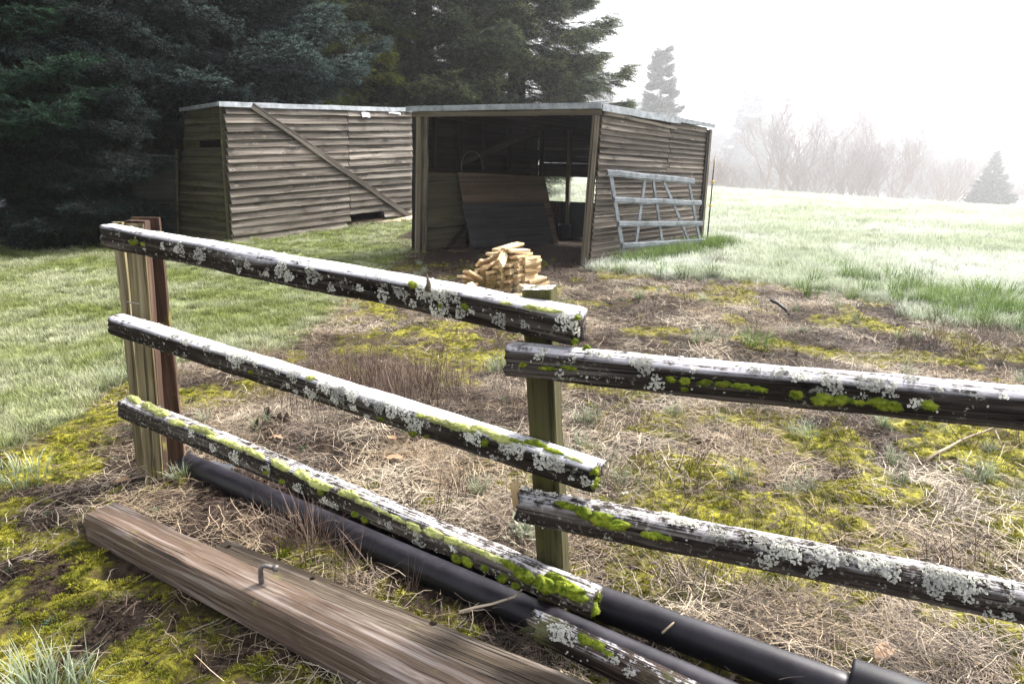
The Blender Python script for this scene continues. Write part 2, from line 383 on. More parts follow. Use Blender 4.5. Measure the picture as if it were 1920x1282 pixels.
M['n_dark'] = blade('dark spruce needles', (.003, .008, .007), (.018, .075, .068), (.007, .032, .034), lo=.3, trans=.05, vscale=.8)  # crown needles: inner shade painted into dark roots, light into bright tips
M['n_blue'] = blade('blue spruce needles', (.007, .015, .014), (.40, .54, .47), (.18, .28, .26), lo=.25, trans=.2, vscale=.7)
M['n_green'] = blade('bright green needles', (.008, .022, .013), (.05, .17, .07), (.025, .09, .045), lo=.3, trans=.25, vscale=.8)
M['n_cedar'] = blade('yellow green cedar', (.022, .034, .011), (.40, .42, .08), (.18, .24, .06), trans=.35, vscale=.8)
M['n_fir'] = blade('olive fir needles', (.020, .030, .020), (.44, .45, .19), (.20, .26, .12), lo=.2, trans=.3, vscale=.6)  # yellowish tips hold the warm light of branch edges in their colour
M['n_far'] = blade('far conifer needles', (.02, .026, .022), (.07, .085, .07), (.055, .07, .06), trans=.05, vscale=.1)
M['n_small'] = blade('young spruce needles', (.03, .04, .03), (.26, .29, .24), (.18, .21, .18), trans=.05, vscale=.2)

# ground sheet
g = G('ground', .95, .15)
wp = g.coords((1, 1, 1), obj=False, rnd=False)
nA, nB, nC = g.noise(wp, 7, 6, .65), g.noise(wp, 38, 5, .65), g.noise(wp, 1.2, 4, .6)
dirt_c = g.mix(g.ramp(nB, .35, .65), (.014, .009, .007), (.05, .032, .025))
straw_c = g.mix(g.ramp(nA, .35, .65), (.022, .015, .011), (.07, .05, .034)); straw_c = g.mix(g.ramp(nB, .42, .62), straw_c, (.012, .008, .006))
moss_c = g.mix(g.ramp(nB, .35, .65), (.07, .062, .009), (.34, .32, .04)); moss_c = g.mix(g.math('MULTIPLY', g.ramp(nA, .44, .62), .85), moss_c, (.06, .042, .026))
lawn_c = g.mix(g.ramp(nA, .35, .65), (.10, .12, .035), (.20, .24, .09))
field_c = g.mix(g.ramp(nC, .4, .62), (.68, .71, .63), (.53, .58, .45)); field_c = g.mix(g.math('MULTIPLY', g.ramp(nA, .45, .7), .5), field_c, (.22, .27, .13))
c = g.mix(g.attr('moss'), straw_c, moss_c); c = g.mix(g.attr('dirt'), c, dirt_c); c = g.mix(g.attr('lawn'), c, lawn_c); c = g.mix(g.attr('field'), c, field_c)
g.base(c); g.bump(g.math('ADD', nB, nA), .8, .02); M['ground'] = g.m

# ------------------------------------------------------------------ ground
def axis(lo, hi, a, b, step, far_lo, far_hi):
    mid = np.arange(a, b, step); L, Rr = [], []
    s = step; x = a
    while x > far_lo: s *= 1.13; x -= s; L.append(x)
    s = step; x = mid[-1]
    while x < far_hi: s *= 1.13; x += s; Rr.append(x)
    return np.clip(np.array(L[::-1] + list(mid) + Rr), far_lo, far_hi)
xs = axis(0, 0, -4, 4.2, .034, -600, 600); ys = axis(0, 0, 1.0, 8.0, .03, -60, 600)
GX, GY = np.meshgrid(xs, ys)
GZ = ground(GX, GY); lw, fl, ms, dr = masks(GX, GY)
bump_ = np.clip(1 - np.maximum(lw, fl), 0, 1) * (1 - sstep(7, 11, np.hypot(GX, GY)))
GZ = GZ + bump_ * (.03 * ms * (fbm(GX, GY, 14, 2, 61)) + .022 * (vnoise(GX, GY, 22, 62) - .5) + .012 * (vnoise(GX, GY, 45, 63) - .5))
nx, ny = len(xs), len(ys)
I = (np.arange(ny - 1)[:, None] * nx + np.arange(nx - 1)[None, :]).ravel()
me = mesh_tri('ground', np.stack([GX.ravel(), GY.ravel(), GZ.ravel()], 1), np.stack([I, I + 1, I + nx + 1, I + nx], 1),
              {'lawn': lw.ravel(), 'field': fl.ravel(), 'moss': ms.ravel(), 'dirt': dr.ravel()}, smooth=True)
tag(link('ground', me, M['ground']), kind='structure')

# ------------------------------------------------------------------ sheds
def lerp(a, b, t): return a + (b - a) * t
class Quad:
    def __init__(s, b0, b1, t0, t1, toward):
        s.b0, s.b1, s.t0, s.t1 = map(Vector, (b0, b1, t0, t1))
        s.n = (s.b1 - s.b0).cross(s.t0 - s.b0).normalized()
        if s.n.dot(Vector(toward) - s.b0) < 0: s.n = -s.n
    def pt(s, u, v, o=0.): return lerp(lerp(s.b0, s.b1, u), lerp(s.t0, s.t1, u), v) + s.n * o
def lap_wall(parent, q, rows, mat_, splits, thick=.02, lap=.022, skip=(), rnd=None, seg=4, name='plank', jit=.003, ends=.012):
    rnd = rnd or random.Random(3)
    dv = 1 / rows
    for r in range(rows):
        sp = splits(r) if callable(splits) else splits
        for a, b in zip(sp[:-1], sp[1:]):
            if (r, round(a, 2)) in skip: continue
            v0, v1 = r * dv - .12 * dv, (r + 1) * dv + .02 * dv
            um = (a + b) / 2
            up = q.pt(um, v1) - q.pt(um, v0); hgt = up.length
            L = (q.pt(b, .5) - q.pt(a, .5)).length
            ea, eb = rnd.uniform(.001, ends) / L * (b - a), rnd.uniform(.001, ends) / L * (b - a)
            vm = (v0 + v1) / 2 + rnd.uniform(-.06, .06) * dv
            dz = rnd.uniform(-.05, .05) * dv
            p0 = q.pt(a + ea, vm - dz, lap * .75 + rnd.uniform(0, .006)); p1 = q.pt(b - eb, vm + dz, lap * .75 + rnd.uniform(0, .006))
            bar(name, parent, mat_, p0, p1, thick, hgt, up.normalized() - q.n * (lap * 1.5 / hgt), seg, jit, 0, rnd)
def slab4(name, parent, m, pts, thick, direction=None):
    pts = [Vector(p) for p in pts]; o = pts[0].copy()
    n = (pts[1] - pts[0]).cross(pts[3] - pts[0]).normalized() if direction is None else Vector(direction).normalized()
    # local frame along the first edge so the grain follows it
    Rm = frame(pts[1] - pts[0], n); inv = Rm.inverted()
    loc = [inv @ (p - o) for p in pts]; ln = inv @ (n * thick)
    V = loc + [p + ln for p in loc]
    Fc = [(3, 2, 1, 0), (4, 5, 6, 7)] + [(k, (k + 1) % 4, (k + 1) % 4 + 4, k + 4) for k in range(4)]
    me = mesh_np(name, V, Fc); bm = bmesh.new(); bm.from_mesh(me); bmesh.ops.recalc_face_normals(bm, faces=bm.faces); bm.to_mesh(me); bm.free()
    return link(name, me, m, parent, Matrix.Translation(o) @ Rm)
UP = Vector((0, 0, 1))

# --- closed shed on the left
E0 = on_ground(433, 456); F0 = on_ground(771, 411); G0 = on_ground(333, 442)
E1 = at_y(417, 197, E0.y); F1 = at_y(769, 207, F0.y); G1 = at_y(352, 205, G0.y)
H0 = G0 + (F0 - E0); H1 = G1 + (F1 - E1)
cenL = (E0 + H0) / 2
shedL = empty('closed_shed', (cenL.x, cenL.y, cenL.z), 'closed grey shed with lapped boards and a long diagonal brace', 'shed')
qf = Quad(E0, F0, E1, F1, (0, 0, 1)); qs = Quad(G0, E0, G1, E1, (-10, 8, 1))
rl = random.Random(11)
lap_wall(shedL, qf, 17, M['siding_left'], lambda r: [0, .585 if r > 0 else .57, 1] if r != 1 else [0, .585, .80, 1], .03, .042, skip={(0, .57), (1, .58)}, rnd=rl, seg=6, jit=.007)
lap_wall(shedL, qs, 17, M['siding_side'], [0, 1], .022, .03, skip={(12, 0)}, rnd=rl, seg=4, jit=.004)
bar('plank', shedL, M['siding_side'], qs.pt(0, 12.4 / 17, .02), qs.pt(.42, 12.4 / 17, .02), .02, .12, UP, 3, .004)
slab4('wall_frame', shedL, M['inner_wood'], [H0 - UP * .1, F0 - UP * .1, F1, H1], .03)
slab4('wall_frame', shedL, M['inner_wood'], [G0 - UP * .1, H0 - UP * .1, H1, G1], .03)
for u in (.0, .3, .585, .8, .985): bar('stud', shedL, M['inner_wood'], qf.pt(u, .0, -.06), qf.pt(u, .985, -.06), .05, .09, qf.n)
bar('sill_beam', shedL, M['inner_wood'], qf.pt(0, -.01, -.02), qf.pt(1, -.01, -.02), .1, .14, UP, 6, .006)
bar('corner_board', shedL, M['siding_side'], qf.pt(-.004, 0, -.02), qf.pt(-.004, .99, -.02), .03, .09, qs.n)
rz = .05
e, f, h, k = E1 + UP * .02, F1 + UP * .02, H1 + UP * .0, G1 + UP * .0
uf = (F1 - E1).normalized(); us = (G1 - E1).normalized()
slab4('roof', shedL, M['roofmetal'], [e - uf * .12 - us * .07, f + uf * .06 - us * .07, h + uf * .06 + us * .1, k - uf * .12 + us * .1], .03, UP)
bar('roof_trim', shedL, M['roofmetal'], e - uf * .12 - us * .085 - UP * .015, f + uf * .06 - us * .085 - UP * .015, .012, .09, UP, 14, .006)
bar('roof_trim', shedL, M['roofmetal'], e - uf * .13 - us * .07 - UP * .01, k - uf * .13 + us * .1 - UP * .01, .012, .07, UP, 6, .004)
for u, v, wd, hg in ((.66, .955, .22, .12), (.83, .975, .4, .05)):
    bar('roofing_flap', shedL, M['flap'], qf.pt(u, v, .085), qf.pt(u + wd / 4.8, v - .004, .09), .006, hg, UP - qf.n * .35, 4, .012)
db = bar('diagonal_brace', shedL, M['brace'], at_plane(472, 198, qf.pt(.5, .5, .085), qf.n), at_plane(768, 405, qf.pt(.5, .5, .085), qf.n), .03, .12, UP.cross(Vector((1, 0, 0))) if False else (qf.n.cross(at_plane(768, 405, qf.b0, qf.n) - at_plane(472, 198, qf.b0, qf.n))), 10, .004)
# loose ply panel closing the lean-to at the back
pb0 = on_ground(248, 452); pb1 = on_ground(331, 448)
slab4('side_panel', shedL, M['ply_dark'], [pb0 - UP * .05, pb1 - UP * .05, at_y(329, 292, pb1.y), at_y(246, 288, pb0.y)], .02)
bar('side_post', shedL, M['siding_side'], pb1 - UP * .05 + Vector((.02, -.03, 0)), at_y(332, 280, pb1.y) + Vector((0, -.03, 0)), .05, .05, (0, 1, 0))
bar('sill_board', shedL, M['post_red'], qf.pt(.60, .03, .02), qf.pt(.80, .035, .02), .02, .05, UP, 3, .006)

lg = tube('log', [at_plane(706, 421, qf.pt(.5, 0, .16), qf.n), at_plane(740, 417, qf.pt(.5, 0, .17), qf.n), at_plane(777, 409, qf.pt(.5, 0, .2), qf.n)], [.085, .08, .075], M['log'], n=12)
tag(lg, 'pale round log lying at the foot of the closed shed', 'log')

# --- open shed on the right
A0 = on_ground(1103, 498); B0 = on_ground(778, 469); C0 = on_ground(1307, 459)
A1 = at_y(1127, 206, A0.y); B1 = at_y(779, 211, B0.y); C1 = at_y(1325, 240, C0.y)
D0 = B0 + (C0 - A0); D1 = B1 + (C1 - A1)
for P in (A0, B0, C0, D0): P.z -= .03
cR = (A0 + D0) / 2
shedR = empty('open_shed', (cR.x, cR.y, A0.z), 'open fronted shed with dark interior and pale metal roof edge', 'shed')
qr = Quad(A0, C0, A1, C1, (10, 5, 1)); qbk = Quad(D0, C0, D1, C1, (0, 0, 1)); qlf = Quad(B0, D0, B1, D1, (5, 12, 1)); qfr = Quad(B0, A0, B1, A1, (0, 0, 1))
rr = random.Random(5)
lap_wall(shedR, qr, 27, M['siding_right'], lambda r: [0, .6 + .02 * (r % 3 == 0), 1] if r > 14 else ([0, 1] if r % 3 else [0, .73, 1]), .018, .02, rnd=rr, seg=5, jit=.0035)
# left wall boards (their ends show at the post), back wall boards above and below the opening
qlo = Quad(B0, D0, B1, D1, (-9, 20, 1))
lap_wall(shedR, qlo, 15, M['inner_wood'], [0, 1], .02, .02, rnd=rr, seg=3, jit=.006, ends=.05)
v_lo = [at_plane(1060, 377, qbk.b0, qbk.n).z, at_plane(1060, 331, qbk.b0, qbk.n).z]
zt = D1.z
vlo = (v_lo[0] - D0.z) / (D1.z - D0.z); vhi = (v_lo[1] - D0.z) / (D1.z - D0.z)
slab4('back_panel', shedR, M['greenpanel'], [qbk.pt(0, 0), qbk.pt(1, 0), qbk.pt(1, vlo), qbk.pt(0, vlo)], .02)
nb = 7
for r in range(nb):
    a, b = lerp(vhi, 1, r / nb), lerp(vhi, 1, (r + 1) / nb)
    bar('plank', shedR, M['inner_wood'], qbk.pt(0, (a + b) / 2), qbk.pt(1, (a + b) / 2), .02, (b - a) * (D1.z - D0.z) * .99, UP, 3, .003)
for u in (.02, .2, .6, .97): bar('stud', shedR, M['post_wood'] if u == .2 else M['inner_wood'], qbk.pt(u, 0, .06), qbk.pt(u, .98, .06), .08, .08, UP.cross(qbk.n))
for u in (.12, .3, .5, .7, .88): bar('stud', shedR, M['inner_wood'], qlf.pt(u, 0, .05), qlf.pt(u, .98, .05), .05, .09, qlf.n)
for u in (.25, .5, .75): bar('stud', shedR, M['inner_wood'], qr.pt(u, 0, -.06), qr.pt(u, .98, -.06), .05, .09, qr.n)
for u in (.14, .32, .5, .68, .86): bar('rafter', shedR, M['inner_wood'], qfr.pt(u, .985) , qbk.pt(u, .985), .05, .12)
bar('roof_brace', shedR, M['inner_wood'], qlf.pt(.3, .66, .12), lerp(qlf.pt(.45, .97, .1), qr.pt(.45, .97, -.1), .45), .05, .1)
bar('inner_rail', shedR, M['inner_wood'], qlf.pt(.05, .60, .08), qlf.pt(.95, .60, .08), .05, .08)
# front posts and fascia
fw = (A1 - B1).normalized(); sw = (C1 - A1).normalized()
bar('corner_post', shedR, M['post_wood'], qfr.pt(.0, 0, .03) + fw * .10, qfr.pt(.0, .97, .03) + fw * .12, .09, .10, fw, 6, .004)
bar('corner_post', shedR, M['inner_wood'], qfr.pt(0, 0, .02) + fw * .005, qfr.pt(0, .97, .02) + fw * .005, .05, .07, fw, 8, .012)
bar('door_trim', shedR, M['post_wood'], qfr.pt(0, .0, .01) + fw * .21, qfr.pt(0, .97, .01) + fw * .23, .05, .07, fw, 6, .006)
bar('corner_post', shedR, M['post_wood'], qfr.pt(1, 0, .03) - fw * .055, qfr.pt(1, .97, .03) - fw * .055, .09, .10, fw, 6, .004)
bar('corner_trim', shedR, M['inner_wood'], qr.pt(1, 0, .03), qr.pt(1, .985, .03), .04, .10, sw, 5, .004)
bar('corner_trim', shedR, M['post_wood'], qr.pt(1, -.01, .045) + sw * .07, qr.pt(1, .985, .045) + sw * .07, .03, .07, sw, 5, .004)
bar('fascia_board', shedR, M['post_wood'], qfr.pt(0, .985, .07) - fw * .03, qfr.pt(1, .985, .07) + fw * .03, .025, .085, UP, 8, .003)
a, b, c_, d_ = A1 + UP * .06, B1 + UP * .06, C1 + UP * .05, D1 + UP * .05
slab4('roof', shedR, M['roofmetal'], [b - sw * .12 - fw * .06, a - sw * .12 + fw * .08, c_ + sw * .12 + fw * .08, d_ + sw * .12 - fw * .06], .02, UP)
bar('roof_trim', shedR, M['roofmetal'], b - sw * .13 - fw * .07 - UP * .012, a - sw * .13 + fw * .09 - UP * .012, .012, .085, UP, 8, .002)
bar('roof_trim', shedR, M['roofmetal'], a - sw * .10 + fw * .085 - UP * .03, lerp(a, c_, .66) + fw * .085 - UP * .028, .010, .10, UP, 6, .006)
bar('roof_trim', shedR, M['galv'], lerp(a, c_, .665) + fw * .087 - UP * .012, c_ + sw * .13 + fw * .085 - UP * .01, .010, .07, UP, 4, .003)
bar('verge_board', shedR, M['siding_right'], qr.pt(.0, .985, .05), qr.pt(.66, .955, .05), .012, .05, UP, 5, .008)
# ply lining on the inside of the left wall
zt_ = at_plane(830, 322, qlf.b0, qlf.n).z; vt = (zt_ - B0.z) / (B1.z - B0.z)
slab4('lining_panel', shedR, M['ply_green'], [qlf.pt(.06, 0, .09), qlf.pt(.34, 0, .09), qlf.pt(.34, vt, .09), qlf.pt(.06, vt, .09)], .015)
# things inside
wq = qlf
s_bl, s_br, s_tl = on_ground(884, 470), on_ground(1046, 458), at_plane(858, 324, wq.pt(.5, .5, .2), wq.n)
sn = (s_br - s_bl).cross(s_tl - s_bl).normalized(); sn = -sn if sn.y > 0 else sn
def sheet(label, m, bl, br, tl, tr, off, th=.018):
    o = slab4('plywood_sheet', None, m, [at_plane(*q_, s_bl + sn * off, sn) for q_ in (bl, br, tr, tl)], th, sn)
    return tag(o, label, 'plywood', 'plywood sheets leaning in the open shed')
sheet('tall brown plywood sheet leaning inside the open shed', M['ply'], (884, 469), (1046, 457), (858, 324), (1020, 331), .0)
sheet('dark plywood sheet leaning in front of the tall brown one', M['ply_dark'], (887, 473), (1040, 463), (865, 382), (1018, 379), .05)
sheet('small grey plywood offcut at the foot of the dark sheet', M['ply_dark'], (962, 467), (1032, 460), (948, 436), (1014, 434), .10, .014)
hp = [wq.pt(.33, .68, .3) + Vector((0.19 * math.cos(t), -.1, .27 * math.sin(t) - .1)) for t in np.linspace(-.9 * math.pi + 2.6, 1.1 * math.pi + 2.2, 26)]
hose = tube('hose_loop', hp, .008, M['hose'], n=6); tag(hose, 'grey hose loop hanging inside the open shed', 'hose')
rp = on_ground(1062, 447)
rows_ = []; Fc = []
for i in range(17):
    x = i * .016; rows_ += [(x, .018 * math.sin(i * 1.4), 0), (x, .018 * math.sin(i * 1.4) + .2, .72)]
for i in range(16): Fc.append((2 * i, 2 * i + 2, 2 * i + 3, 2 * i + 1))
n0 = len(rows_); rows_ += [(x, y + .006, z) for x, y, z in rows_]; Fc += [tuple(v + n0 for v in f_[::-1]) for f_ in Fc]
for i in range(16): Fc += [(2 * i, 2 * i + n0, 2 * i + 2 + n0, 2 * i + 2), (2 * i + 1, 2 * i + 3, 2 * i + 3 + n0, 2 * i + 1 + n0)]
cp = link('corrugated_sheet', mesh_np('corrugated_sheet', rows_, Fc), M['redpanel'], None, Matrix.Translation(rp + Vector((-.38, .1, 0))) @ Matrix.Rotation(R(-30), 4, 'Z'))
tag(cp, 'dull red corrugated sheet leaning behind the plywood', 'metal sheet')
bp = on_ground(1058, 450)
prof = [(.0, .01), (.11, .0), (.135, .3), (.14, .31), (.132, .31), (.105, .02), (0, .02)]
V = []; Fc = []
for (r_, z_) in prof:
    for k in range(18): V.append((r_ * math.cos(k * math.pi / 9), r_ * math.sin(k * math.pi / 9), z_))
for i in range(len(prof) - 1):
    for k in range(18): Fc.append((i * 18 + k, i * 18 + (k + 1) % 18, (i + 1) * 18 + (k + 1) % 18, (i + 1) * 18 + k))
bk = link('bucket', mesh_np('bucket', V, Fc, True), M['darkblue'], None, Matrix.Translation(bp)); tag(bk, 'dark bucket standing by the back opening of the open shed', 'bucket')
for i, (p, q_, wd, lb) in enumerate((((800, 466), (866, 452), .10, 'flat dark board lying just inside the left post of the open shed'), ((838, 470), (880, 440), .07, 'narrow board propped against the plywood edge in the open shed'), ((840, 474), (885, 474), .14, 'reddish board flat on the earth before the dark plywood'), ((905, 468), (950, 464), .08, 'short board behind the woodpile at the shed mouth'))):
    a_, b_ = on_ground(*p), on_ground(q_[0], q_[1] if i != 1 else 462)
    if i == 1: b_ = b_ + UP * .42
    o = bar('loose_board', None, M['post_red'] if i == 2 else M['inner_wood'], a_ + UP * .03, b_ + UP * .03, wd, .025, UP, 4, .004); tag(o, lb, 'board', 'loose boards in the open shed')

# ------------------------------------------------------------------ steel gate leaning on the open shed
gtl = at_plane(1137, 322, qr.pt(.5, .5, .06), qr.n); gbl = on_ground(1172, 492); gbr = on_ground(1318, 470)
gn = (gbr - gbl).cross(gtl - gbl).normalized()
if gn.y > 0: gn = -gn
gate = empty('steel_gate', gbl, 'galvanised steel field gate leaning against the shed wall', 'gate')
def gpl(x, y, o=0.): return at_plane(x, y, gbl, gn) + gn * o
def channel(name, p0, p1, wd, o=0., seg=6, ridge=True):
    p0, p1 = gpl(*p0, o), gpl(*p1, o); L = (p1 - p0).length; h_ = wd / 2; t = .012
    prof = [(-.004, -h_), (-t, -h_), (-t, -h_ + .014), (-t - .016, -h_ + .02), (-t - .016, h_ - .02), (-t, h_ - .014), (-t, h_), (-.004, h_)] if ridge else [(0, -h_), (-.02, -h_), (-.02, h_), (0, h_)]
    V, Fc = [], []; n = len(prof); rg = random.Random(int(L * 1e5))
    for i in range(seg + 1):
        jz = rg.uniform(-.006, .006)
        for a_, b_ in prof: V.append((L * i / seg, a_ + rg.uniform(-.002, .002), b_ + jz))
    for i in range(seg):
        for k in range(n): q = i * n + k; r = i * n + (k + 1) % n; Fc.append((q, r, r + n, q + n))
    Fc += [tuple(range(n - 1, -1, -1)), tuple(seg * n + k for k in range(n))]
    d = (p1 - p0).normalized(); z = (-gn).cross(d)   # local Y = -? keep Y along -normal outward
    Rm = Matrix(((d.x, -gn.x, 0), (d.y, -gn.y, 0), (d.z, -gn.z, 0))); zz = d.cross(-gn)
    Rm = Matrix(((d.x, -gn.x, zz.x), (d.y, -gn.y, zz.y), (d.z, -gn.z, zz.z))).to_4x4()
    me = mesh_np(name, V, Fc); bm = bmesh.new(); bm.from_mesh(me); bmesh.ops.recalc_face_normals(bm, faces=bm.faces); bm.to_mesh(me); bm.free()
    return link(name, me, M['galv'], gate, Matrix.Translation(p0) @ Rm)
for p0, p1, wd in (((1135, 324), (1298, 340), .105), ((1148, 374), (1311, 381), .095), ((1156, 420), (1313, 419), .095), ((1163, 460), (1318, 451), .095)): channel('rail', p0, p1, wd, .03, 8)
for p0, p1, wd in (((1143, 322), (1171, 490), .075), ((1209, 330), (1188, 482), .06), ((1223, 332), (1244, 475), .055), ((1240, 332), (1300, 474), .055), ((1290, 342), (1315, 472), .055)): channel('upright', p0, p1, wd, 0., 4, False)

# ------------------------------------------------------------------ electric fence rod
rb = on_ground(1325, 459); rt = at_y(1340, 297, rb.y)
rod = empty('fence_rod', rb, 'thin black fence rod with two yellow insulators', 'fence post')
tube('rod', [rb - UP * .1, lerp(rb, rt, .88)], .013, M['blackrod'], rod, 8); tube('tip', [lerp(rb, rt, .88), rt], .012, M['paletip'], rod, 8)
for t in (.735, .46):
    c0 = lerp(rb, rt, t); tube('insulator', [c0 + Vector((-.03, -.01, 0)), c0 + Vector((.0, -.015, .004)), c0 + Vector((.035, -.01, 0))], [.018, .026, .014], M['yellow'], rod, 8)

# ------------------------------------------------------------------ heap of sawn offcuts
wc = on_ground(930, 552); ro = random.Random(21)
cuts = [box_mesh('offcut%d' % k, .30 + .05 * (k % 3), .105 + .012 * (k % 2), .032, 1, .0015, .003, ro) for k in range(6)]
cuts_old = [c.copy() for c in cuts]
for c in cuts: c.materials.append(M['offcut'])
for c in cuts_old: c.materials.append(M['offcut_old'])
GRP = 'sawn offcuts in the heap before the open shed'
def offcut(x, y, z, yaw, pitch=0., roll=0., old=False, label='sawn board offcut stacked in the heap before the open shed'):
    me = ro.choice(cuts_old if old else cuts)
    o = bpy.data.objects.new('wood_offcut', me); COL.objects.link(o)
    Mx = Matrix.Translation((wc.x + x * .84 - .05, wc.y + y, wc.z + z * .93)) @ Matrix.Rotation(R(yaw), 4, 'Z') @ Matrix.Rotation(R(pitch), 4, 'Y') @ Matrix.Rotation(R(roll), 4, 'X')
    o.matrix_world = Mx; return tag(o, label, 'wood offcut', GRP)
colz = [(-.40, .18, 6, 62, 18), (-.29, .12, 8, 58, 20), (-.17, .05, 11, 60, 16), (-.06, -.02, 9, 62, 12), (.06, .0, 12, 66, 6), (.19, .06, 11, 60, 6), (.31, .12, 14, 58, 4), (.42, .2, 13, 55, 3), (.13, .3, 15, 62, 0), (.0, .3, 13, 60, 3), (-.13, .34, 12, 60, 5), (.26, .34, 15, 60, 0), (-.26, .36, 8, 58, 8), (.5, .26, 4, 50, 0)]
ORD = ('lowest', 'second', 'third', 'fourth', 'fifth', 'sixth', 'seventh', 'eighth', 'ninth', 'tenth', 'eleventh', 'twelfth', 'thirteenth', 'fourteenth', 'fifteenth')
frnt = sorted([q for q in colz if q[1] < .28]); rear = sorted([q for q in colz if q[1] >= .28])
def col_label(q, k, n, old):
    row, nm = (frnt, 'front') if q in frnt else (rear, 'back'); ci = row.index(q)
    return '%s sawn offcut, %s, of the heap\'s %s row %s stack from the left' % ('mossy' if old else 'pale', 'topmost' if k == n - 1 else ORD[k] + (' board up' if k else ' board'), nm, ('first', 'second', 'third', 'fourth', 'fifth', 'sixth', 'seventh', 'eighth', 'ninth', 'tenth')[ci])
for (x, y, n, yaw, rl_) in colz:
    for k in range(n):
        lean = k * .006
        old = (ro.random() < (.75 if x < .05 and k < n - 2 else .36)) and not (k == n - 1)
        offcut(x + ro.uniform(-.018, .018) + lean * (1 if x < 0 else .2), y + ro.uniform(-.03, .02), .02 + k * .0345, yaw + ro.uniform(-7, 7), ro.uniform(-2, 2), -rl_ + ro.uniform(-4, 4), old=old, label=col_label((x, y, n, yaw, rl_), k, n, old))
offcut(.04, -.05, .43, 118, 28, -20, label='sawn offcut slanting down in the V at the front of the heap'); offcut(.12, -.12, .42, 78, -18, 62, label='sawn offcut standing on edge beside the V in the heap')
offcut(-.04, .14, .50, 52, 4, 6, label='sawn offcut crowning the heap, left one of the top four'); offcut(.05, .12, .56, 50, -6, -2, label='sawn offcut crowning the heap, second of the top four'); offcut(.14, .14, .575, 54, -4, 4, label='sawn offcut crowning the heap, third of the top four'); offcut(.24, .14, .55, 40, 3, 3, label='sawn offcut crowning the heap, right one of the top four')
offcut(-.2, .08, .40, 55, 5, -48, label='sawn offcut tipped on edge at the upper left of the heap'); offcut(-.36, -.12, .33, 50, 28, -10, label='sawn offcut sloping down the left shoulder of the heap'); offcut(-.46, .0, .24, 44, 20, -8, label='sawn offcut lowest on the left shoulder of the heap')
offcut(-.30, -.38, .22, -38, 42, 8, label='sawn offcut propped at the left front of the heap'); offcut(-.50, -.3, .12, 40, -6, -10, label='sawn offcut lying flat at the left foot of the heap'); offcut(-.42, -.32, .1, 36, 4, 6, label='sawn offcut lying across the left foot beside the propped one')
offcut(.42, -.22, .14, 46, 10, 20, label='sawn offcut tilted at the right foot of the heap'); offcut(.44, -.26, .06, 42, 6, 10, label='sawn offcut under the tilted one at the right foot'); offcut(.34, -.34, .05, 30, 0, 6, label='sawn offcut flat on the ground at the right front foot'); offcut(-.52, -.1, .03, 20, 0, 0, label='sawn offcut flat on the earth farthest left of the heap')

# ------------------------------------------------------------------ fence with three rails per bay
lp = on_ground(291, 900); cpz = Vector((.175, 2.12, 0))
e1 = Vector((cpz.x - lp.x, cpz.y - lp.y, 0)).normalized(); n1 = Vector((e1.y, -e1.x, 0));
if n1.y > 0: n1 = -n1
fence = empty('rail_fence', (lp.x, lp.y, lp.z), 'old wooden rail fence covered in lichen and moss', 'fence')
PL = cpz + n1 * .105
r0, r1 = Vector((0, 2.02, 0)), Vector((1.25, 1.585, 0)); e2 = (r1 - r0).normalized(); n2 = Vector((e2.y, -e2.x, 0)); n2 = -n2 if n2.y > 0 else n2
parent_inv = {}
def rail(mat_, pa, pb, wd, hg, seed, seg=90, sag=0., taper=(1, 1), endcut=.02, roundness=4.):
    rg = np.random.RandomState(seed); L = (pb - pa).length; n = 28
    th = np.linspace(0, 2 * np.pi, n, endpoint=False) + .11
    c, s = np.cos(th), np.sin(th); rad = (np.abs(c) ** roundness + np.abs(s) ** roundness) ** (-1 / roundness)
    groove = rg.rand(n) ** 3
    V = []
    for i in range(seg + 1):
        x = L * i / seg; t = i / seg; tp = taper[0] * (1 - t) + taper[1] * t
        nn = vnoise(np.full(n, x * 1.0), th, 3.1, seed) - .5; nf = vnoise(np.full(n, x), th * 3, 14, seed + 4) - .5
        crack = groove * sstep(.35, .6, vnoise(np.full(n, x), np.arange(n) * 7.1, 1.3, seed + 9))
        rr_ = rad * (1 + .13 * nn + .06 * nf - .14 * crack) * tp
        wob = .012 * (vnoise(np.array([x]), np.array([0.]), 1.7, seed)[0] - .5), .014 * (vnoise(np.array([x]), np.array([5.]), 1.3, seed)[0] - .5)
        xe = (rg.rand(n) - .5) * endcut if i in (0, seg) else 0
        y = rr_ * c * wd / 2 + wob[0]; z = rr_ * s * hg / 2 + wob[1] - sag * 4 * t * (1 - t)
        V.append(np.stack([np.full(n, x) + xe, y, z], 1))
    # ragged closed ends
    V = np.concatenate(V); Fc = []
    for i in range(seg):
        for k in range(n): q = i * n + k; r = i * n + (k + 1) % n; Fc.append((q, r, r + n, q + n))
    for base in (0, seg * n):
        ctr = V[base:base + n].mean(0); V = np.vstack([V, ctr + np.array([rg.uniform(-.01, .01), 0, 0])]); ci = len(V) - 1
        for k in range(n): a_, b_ = base + k, base + (k + 1) % n; Fc.append((b_, a_, ci) if base == 0 else (a_, b_, ci))
    Mw = Matrix.Translation(pa) @ frame(pb - pa, UP)
    me = mesh_np('rail', V, Fc, True)
    o = link('rail', me, mat_, fence, Mw)
    WV = [Mw @ Vector(v) for v in V]
    parent_inv[o.name] = Mw.inverted()
    return o, BVHTree.FromPolygons(WV, Fc), (pb - pa).normalized()
def lpx(x, y): return at_plane(x, y, PL, n1)
def rpx(x, y): return at_plane(x, y, r0, n2)
def rbx(x, y): return at_plane(x, y, r0 + n2 * .21, n2)
def ext(a, b, t): return a + (b - a) * t
